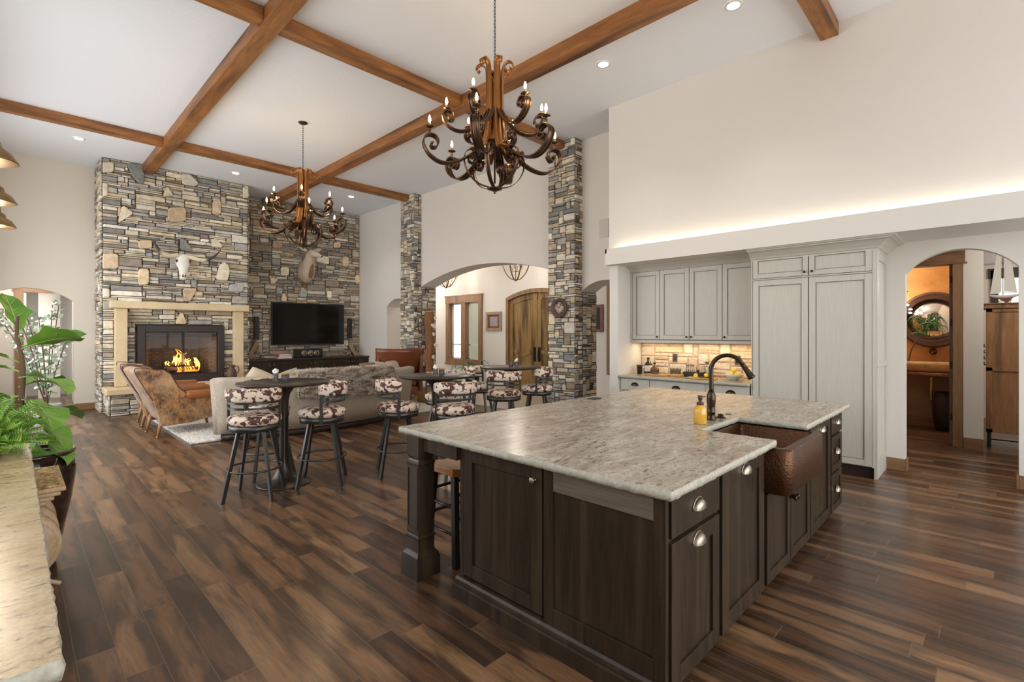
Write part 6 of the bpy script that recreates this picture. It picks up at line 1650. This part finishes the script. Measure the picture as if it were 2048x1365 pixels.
# ------------------------------------------------------------------ powder room
mr = thing('round_mirror', 'round mirror in a dark carved frame on the copper wall', 'mirror', (10.47, .69, 1.30))
m = MB(); m.lathe([(.335, 10.45), (.37, 10.43), (.40, 10.44), (.415, 10.42), (.44, 10.43), (.455, 10.49), (.335, 10.49), (.335, 10.45)], (0, .69, 1.745), 56, axis='x'); obj('frame', m, plain('carved_dark_frame', (.10, .045, .025), .4, var=.4, bump=1.0, bs=50), mr)
m = MB(); m.lathe([(0, 10.462), (.34, 10.462), (.34, 10.47), (0, 10.47)], (0, .69, 1.745), 48, axis='x'); obj('glass', m, mirror, mr)
sh = thing('vanity_shelf', 'glossy live-edge burl shelf on the powder room wall', 'shelf', (10.2, 1.1, .86))
m = MB(); P = [(10.495, .15), (10.495, 2.28)]; rng = random.Random(6)
P2 = [(9.98 + .05*math.sin(k*1.3) + rng.uniform(-.02, .02), 2.28 - 2.13*k/16) for k in range(17)]
m.prism([(x, y, .86) for x, y in P + P2], (0, 0, .05)); obj('plank', m, shelfw, sh, bevel=.01)
bs_ = thing('stone_basin', 'rough golden stone vessel basin on the burl shelf', 'basin', (10.22, .72, .915))
m = MB(); rg = []; rng = random.Random(7)
for (s_, z) in ((.80, .915), (1.0, .95), (1.06, 1.03), (1.02, 1.07), (.80, 1.065), (.62, .99), (.3, .97)):
    rg.append([V((10.22 + .17*s_*math.cos(2*PI*k/22)*(1+.08*math.sin(k*2.3)), .72 + .36*s_*math.sin(2*PI*k/22)*(1+.06*math.sin(k*1.7)), z)) for k in range(22)])
m.loft(rg); obj('bowl', m, plain('honey_stone', (.58, .36, .15), .6, var=.45, vs=9, bump=.8, bs=18), bs_)
t = thing('wall_faucet', 'small brass wall spout above the stone basin', 'faucet', (10.46, .69, 1.2)); m = MB(); m.lathe([(0, 10.47), (.05, 10.47), (.045, 10.495), (0, 10.495)], (0, .69, 1.23), 20, axis='x'); m.tube(catmull([(10.47, .69, 1.23), (10.38, .69, 1.235), (10.34, .69, 1.20)]), .014, 8); obj('spout', m, bronze, t)
t = thing('brass_drain', 'brass drain pipe with trap below the burl shelf', 'drain pipe', (10.3, .70, .35)); m = MB(); m.tube(catmull([(10.28, .70, .86), (10.28, .70, .50), (10.28, .66, .42), (10.28, .60, .46), (10.40, .60, .50), (10.478, .60, .50)]), .022, 10); obj('pipe', m, plain('brass', (.55, .36, .13), .25, .9), t)
t = thing('waste_basket', 'tall dark woven waste basket on the powder room floor', 'basket', (10.25, .55, 0)); m = MB(); m.lathe([(0, 0), (.12, 0), (.16, .25), (.165, .45), (.13, .60), (.12, .60), (.15, .45), (.11, .03), (0, .03)], (10.25, .53, 0), 28); obj('body', m, plain('dark_wicker', (.03, .022, .018), .6, var=.5, bump=1.0, bs=60), t)
t = thing('reflection_plant', 'dark green strappy plant in front of the round mirror, standing in for a reflection', 'potted plant', (10.38, .86, .915))  # solid plant put where the mirror would show a reflected one
m = MB(); m.lathe([(0, .915), (.045, .915), (.055, 1.06), (.05, 1.06), (0, 1.04)], (10.38, 1.0, 0), 18); obj('pot', m, glazepot, t)
m = MB(); m.tube(catmull([(10.38, 1.0, 1.04), (10.36, .94, 1.3), (10.36, .84, 1.48)]), .010, 6); obj('stem', m, bark, t); rng = random.Random(10)
for i in range(26):
    a = rng.uniform(0, 2*PI); L = rng.uniform(.16, .30); b = V((10.35, .80+rng.uniform(-.08, .08), 1.48+rng.uniform(0, .22))); dy = math.cos(a)*L; up = rng.uniform(.03, .20)
    pts = catmull([b, b + V((-.04, dy*.5, up)), b + V((-.05, dy*.9, up*.7)), b + V((-.05, dy*1.1, up*.1-.04))], 4); m = MB(); m.ribbon(pts, V((.2, 0, 1)) if abs(dy) > .1 else V((0, 1, 0)), .028, .002, w1=.006); obj('leaf', m, palm, t)
t = thing('crystal_sconce', 'small sconce with clear crystal petals beside the powder room mirror', 'wall lamp', (10.46, 1.05, 1.75)); m = MB(); m.tube([(10.49, 1.12, 2.22), (10.40, 1.12, 2.22), (10.40, 1.0, 2.22)], .006, 6); m.tube([(10.49, 1.12, 2.30), (10.40, 1.12, 2.30), (10.40, 1.02, 2.28)], .006, 6); obj('bracket', m, blackm, t)
rng = random.Random(1)
for k in range(7): m = MB(); m.ball((10.40+rng.uniform(-.03, .03), 1.06+rng.uniform(-.09, .09), 1.96+rng.uniform(-.10, .04)), .028, 8, 5, (1, 1, .6)); obj('crystal', m, emis('crystal_glow', (1, .97, .92), 1.5) if 'crystal_glow' not in MATS else MATS['crystal_glow'], t)
point('powder_room_lamp', (9.9, 1.3, 2.55), 26, (1, .86, .66), .10)
point('powder_room_sconce', (10.25, 1.1, 2.05), 5, (1, .86, .66), .05)
# ------------------------------------------------------------------ armoire and ship in the back hall
ar = thing('pine_armoire', 'aged pine cupboard on black iron legs under the model ship', 'cupboard', (9.5, -.5, 0))
AX = 9.20
m = MB(); m.box(AX, 9.75, -1.15, .065, .20, 1.86); obj('body', m, pinew, ar, bevel=.004)
m = MB()
for y0_, y1_ in ((.0, .065), (-.62, -.56), (-1.15, -1.09)): m.box(AX-.02, AX, y0_, y1_, .20, 1.86)
for z0_, z1_ in ((.20, .245), (1.02, 1.07), (1.81, 1.86)): m.box(AX-.02, AX, -1.15, .065, z0_, z1_)
obj('face_frame', m, pinew, ar, bevel=.003)
m = MB(); m.box(AX-.05, 9.78, -1.18, .09, 1.86, 1.885); m.box(AX-.035, 9.77, -1.165, .078, 1.885, 1.915); m.box(AX-.06, 9.79, -1.19, .10, 1.915, 1.93); obj('cornice', m, pinew, ar, bevel=.004)
for y in (.035, -1.12):
    for x in (AX+.03, 9.70): m = MB(); m.box(x-.02, x+.02, y-.02, y+.02, 0, .20); obj('leg', m, blackm, ar)
m = MB(); m.tube([(AX+.03, .035, .10), (AX+.03, -1.12, .10)], .008, 6); obj('rail', m, blackm, ar)
for z in (1.10, 1.18, 1.26, 1.34): m = MB(); m.tube([(AX+.02, .065, z), (AX+.02, .085, z), (AX+.02, .085, z+.04)], .008, 5); obj('hook', m, blackm, ar)
sp = thing('model_ship', 'white sailed model yacht standing on top of the pine cupboard', 'model ship', (9.45, -.10, 1.93))
m = MB(); rg = []
for k in range(15):
    t_ = -1 + 2*k/14; w = .05*(1-abs(t_)**2.4) + .002; yy = -.115 + .115*1.25*t_; zz = 2.045 + .012*t_*t_
    rg.append([V((9.45-w, yy, zz)), V((9.45-w*.8, yy, zz-.03)), V((9.45, yy, zz-.055+.04*t_*t_)), V((9.45+w*.8, yy, zz-.03)), V((9.45+w, yy, zz))])
m.loft(rg); obj('hull', m, bloom, sp)
m = MB(); m.prism([(9.44, -.04, 2.01), (9.44, -.20, 2.01), (9.44, -.15, 1.945), (9.44, -.12, 1.945)], (.02, 0, 0)); obj('keel', m, plain('maroon_keel', (.22, .03, .06), .4), sp)
m = MB(); m.tube([(9.45, -.10, 2.03), (9.45, -.10, 2.64)], .004, 6); m.tube([(9.45, -.10, 2.09), (9.45, -.25, 2.075)], .004, 6); obj('mast', m, plain('rosewood', (.16, .04, .03), .4), sp)
m = MB(); m.prism([(9.448, .025, 2.065), (9.448, -.04, 2.62), (9.448, -.085, 2.62), (9.448, -.085, 2.10), (9.448, -.06, 2.07)], (.004, 0, 0)); m2 = MB(); m2.prism([(9.448, -.11, 2.10), (9.448, -.11, 2.62), (9.448, -.17, 2.60), (9.448, -.235, 2.08)], (.004, 0, 0)); obj('jib_sail', m, bloom, sp); obj('main_sail', m2, bloom, sp)
m = MB(); m.box(9.41, 9.49, -.18, -.08, 1.932, 1.945); obj('cradle', m, trimwood, sp)
t = thing('amber_figurine', 'small amber figurine beside the model yacht on the cupboard', 'figurine', (9.42, -.33, 1.93)); m = MB(); m.lathe([(0, 1.931), (.05, 1.931), (.045, 1.95), (.02, 1.98), (.045, 2.03), (.05, 2.07), (.02, 2.10), (.03, 2.13), (0, 2.15)], (9.36, -.36, 0), 18); obj('body', m, soap, t)
# flowering shrub outside the office window
t = thing('flowering_shrub', 'pink flowering shrub outside the office window', 'shrub', (14.0, -.6, 0)); rng = random.Random(14); m = MB(); m2 = MB()
for i in range(700):
    c = V((14.0+rng.gauss(0, .35), -.7+rng.gauss(0, .8), 1.55+rng.gauss(0, .38))); d = V((rng.uniform(-1, 1), rng.uniform(-1, 1), rng.uniform(-1, 1))).normalized(); s = d.orthogonal().normalized(); q = m if i % 2 else m2
    q.add([c, c+d*.08+s*.05, c+d*.14, c+d*.08-s*.05], [(0, 1, 2, 3)], smooth=True)
a_ = obj('leaves', m, leafm('shrub_leaf', (.25, .40, .10), (.45, .60, .2)), t); a_['kind'] = 'stuff'; b_ = obj('blossoms', m2, plain('pink_blossom', (.80, .45, .52), .7), t); b_['kind'] = 'stuff'
point('hall_lamp', (8.0, -.6, 2.5), 26, (1, .93, .82), .2)
point('office_lamp', (11.2, -1.0, 2.5), 30, (1, .96, .9), .2)
# left hall picture
m = MB(); m.box(-.33, -.13, 14.96, 14.995, 1.68, 2.05); tag(obj('framed_picture', m, wood('olive_frame', (.16, .13, .08), (.26, .22, .14), (8, 8, 8), .6), bevel=.004), 'small dark framed picture in the hall beyond the far left arch', 'picture')
# ------------------------------------------------------------------ trophies
sk_ = thing('longhorn_skull', 'bleached longhorn skull with dark tipped horns over the mantel', 'skull', (2.47, 11.93, 2.62))
def skull():
    m = MB(); rings = []
    #        z,   half width, depth, y centre
    prof = [(3.17, .07, .03, .06), (3.15, .115, .06, .05), (3.10, .125, .08, .04), (3.04, .120, .09, .03), (2.99, .135, .085, .03), (2.94, .125, .08, .02), (2.88, .095, .07, .0), (2.82, .080, .06, -.02), (2.76, .070, .055, -.03), (2.70, .055, .05, -.03), (2.66, .060, .045, -.02), (2.63, .050, .03, -.01)]
    for z, w, d, yc in prof:
        rings.append([V((w*math.cos(2*PI*k/16), yc - .02 + d*math.sin(2*PI*k/16), z)) for k in range(16)])
    m.loft(rings[::-1]); return m
m = skull(); m.v = [(p[0]+2.47, p[1]+11.96, p[2]) for p in m.v]; obj('cranium', m, ivory, sk_, subsurf=1)
for sg in (-1, 1):
    m = MB(); m.ball((2.47+sg*.118, 11.92, 3.01), .034, 12, 8, (.5, .7, 1.0)); obj('eye_socket', m, mdark if 'mdark' in globals() else MATS['brown_pump'], sk_)
    m = MB(); m.tube([(2.47+sg*.016, 11.872, 2.80), (2.47+sg*.020, 11.870, 2.68)], [.008, .014], 8); obj('nasal_opening', m, MATS['brown_pump'], sk_)
hm = NT('longhorn_horn'); _s = hm.n('ShaderNodeSeparateXYZ'); hm.L(hm.coord(), _s.inputs[0]); hm.base(hm.ramp(hm.math('ABSOLUTE', _s.outputs[0]), [(.36, (.70, .60, .44)), (.43, (.05, .035, .028))])); hm.rough(.35)
for P, R_ in (([(2.38, 11.95, 3.13), (2.25, 11.92, 3.10), (2.12, 11.88, 3.13), (2.02, 11.84, 3.22), (1.95, 11.82, 3.33), (1.91, 11.82, 3.40)], 1), ([(2.56, 11.95, 3.12), (2.70, 11.92, 3.08), (2.84, 11.88, 3.07), (2.96, 11.84, 3.12), (3.06, 11.82, 3.22), (3.13, 11.82, 3.31)], 1)):
    pts = catmull(P, 6); n = len(pts); m = MB(); m.tube(pts, [.044*(1-(k/n)**1.3)+.003 for k in range(n)], 12); obj('horn', m, hm.m, sk_)
dr = thing('deer_mount', 'mounted deer head and neck on the stone wall above the television', 'deer trophy', (5.35, 12.55, 2.80))
m = MB(); rings = []
# neck sweeping out of the wall and up, then the head reaching toward the room
path = [((5.36, 12.88, 3.10), .20, .30), ((5.36, 12.78, 3.12), .21, .33), ((5.35, 12.66, 3.18), .19, .30), ((5.34, 12.56, 3.30), .15, .22), ((5.33, 12.50, 3.42), .12, .17), ((5.32, 12.44, 3.52), .105, .13), ((5.33, 12.36, 3.56), .105, .115), ((5.36, 12.27, 3.54), .085, .095), ((5.40, 12.18, 3.50), .058, .065), ((5.44, 12.10, 3.465), .045, .048), ((5.46, 12.07, 3.455), .03, .03)]
ax_ = [V(p[0]) for p in path]
for i, (c, wx, wz) in enumerate(path):
    t_ = (ax_[min(i+1, len(ax_)-1)] - ax_[max(i-1, 0)]).normalized(); sx_ = t_.cross(V((0, 0, 1))).normalized(); up_ = sx_.cross(t_)
    rings.append([V(c) + sx_*wx*math.cos(2*PI*k/18) + up_*wz*math.sin(2*PI*k/18) for k in range(18)])
m.loft(rings); obj('head_and_neck', m, furdeer, dr, subsurf=1)
m = MB(); m.ball((5.345, 12.50, 3.16), .17, 16, 10, (.38, .95, 1.35)); m.ball((5.335, 12.39, 3.605), .075, 12, 8, (1, .9, .6)); obj('brown_mane', m, plain('deer_brown_fur', (.20, .115, .06), .9, var=.4, vs=12), dr, 'dark brown patch down the throat and forehead')
m = MB(); m.lathe([(0, 0), (.2, 0), (.2, .02), (0, .02)], (5.36, 12.87, 3.05), 24, M=Matrix.Rotation(PI/2, 3, 'X') @ Matrix.Diagonal((1, 1.4, 1))); obj('shield', m, trimwood, dr)
for sg in (-1, 1):
    m = MB(); b = V((5.32+sg*.08, 12.42, 3.62)); e = b + V((sg*.22, .0, .08)); rgs = []
    for k in range(9):
        t_ = k/8; w = .06*math.sin(PI*min(1, t_*.9+.1)); p = b.lerp(e, t_); rgs.append([p + V((0, -.012, -w)), p + V((0, .010, 0)), p + V((0, -.012, w)), p + V((0, -.022, 0))])
    m.loft(rgs); obj('ear', m, deerlight, dr)
    m = MB(); m.ball((5.345+sg*.088, 12.33, 3.575), .016, 10, 6); obj('eye', m, darkg, dr)
    P = catmull([(5.32+sg*.05, 12.44, 3.64), (5.32+sg*.14, 12.50, 3.78), (5.32+sg*.26, 12.48, 3.92), (5.32+sg*.30, 12.38, 4.08), (5.32+sg*.22, 12.28, 4.20)], 6)
    m = MB(); m.tube(P, [.020*(1-.6*k/len(P)) for k in range(len(P))], 8)
    for i0, v in ((9, (sg*.02, -.05, .16)), (14, (sg*.05, -.03, .15)), (19, (sg*.06, 0, .12)), (3, (0, -.06, .08))):
        m.tube([P[i0], P[i0]+V(v)*.6, P[i0]+V(v)], [.012, .010, .004], 7)
    obj('antler', m, plain('antler', (.13, .085, .05), .5) if 'antler' not in MATS else MATS['antler'], dr)
m = MB(); m.ball((5.463, 12.075, 3.462), .028, 10, 6, (1, .6, .8)); obj('nose', m, darkg, dr)
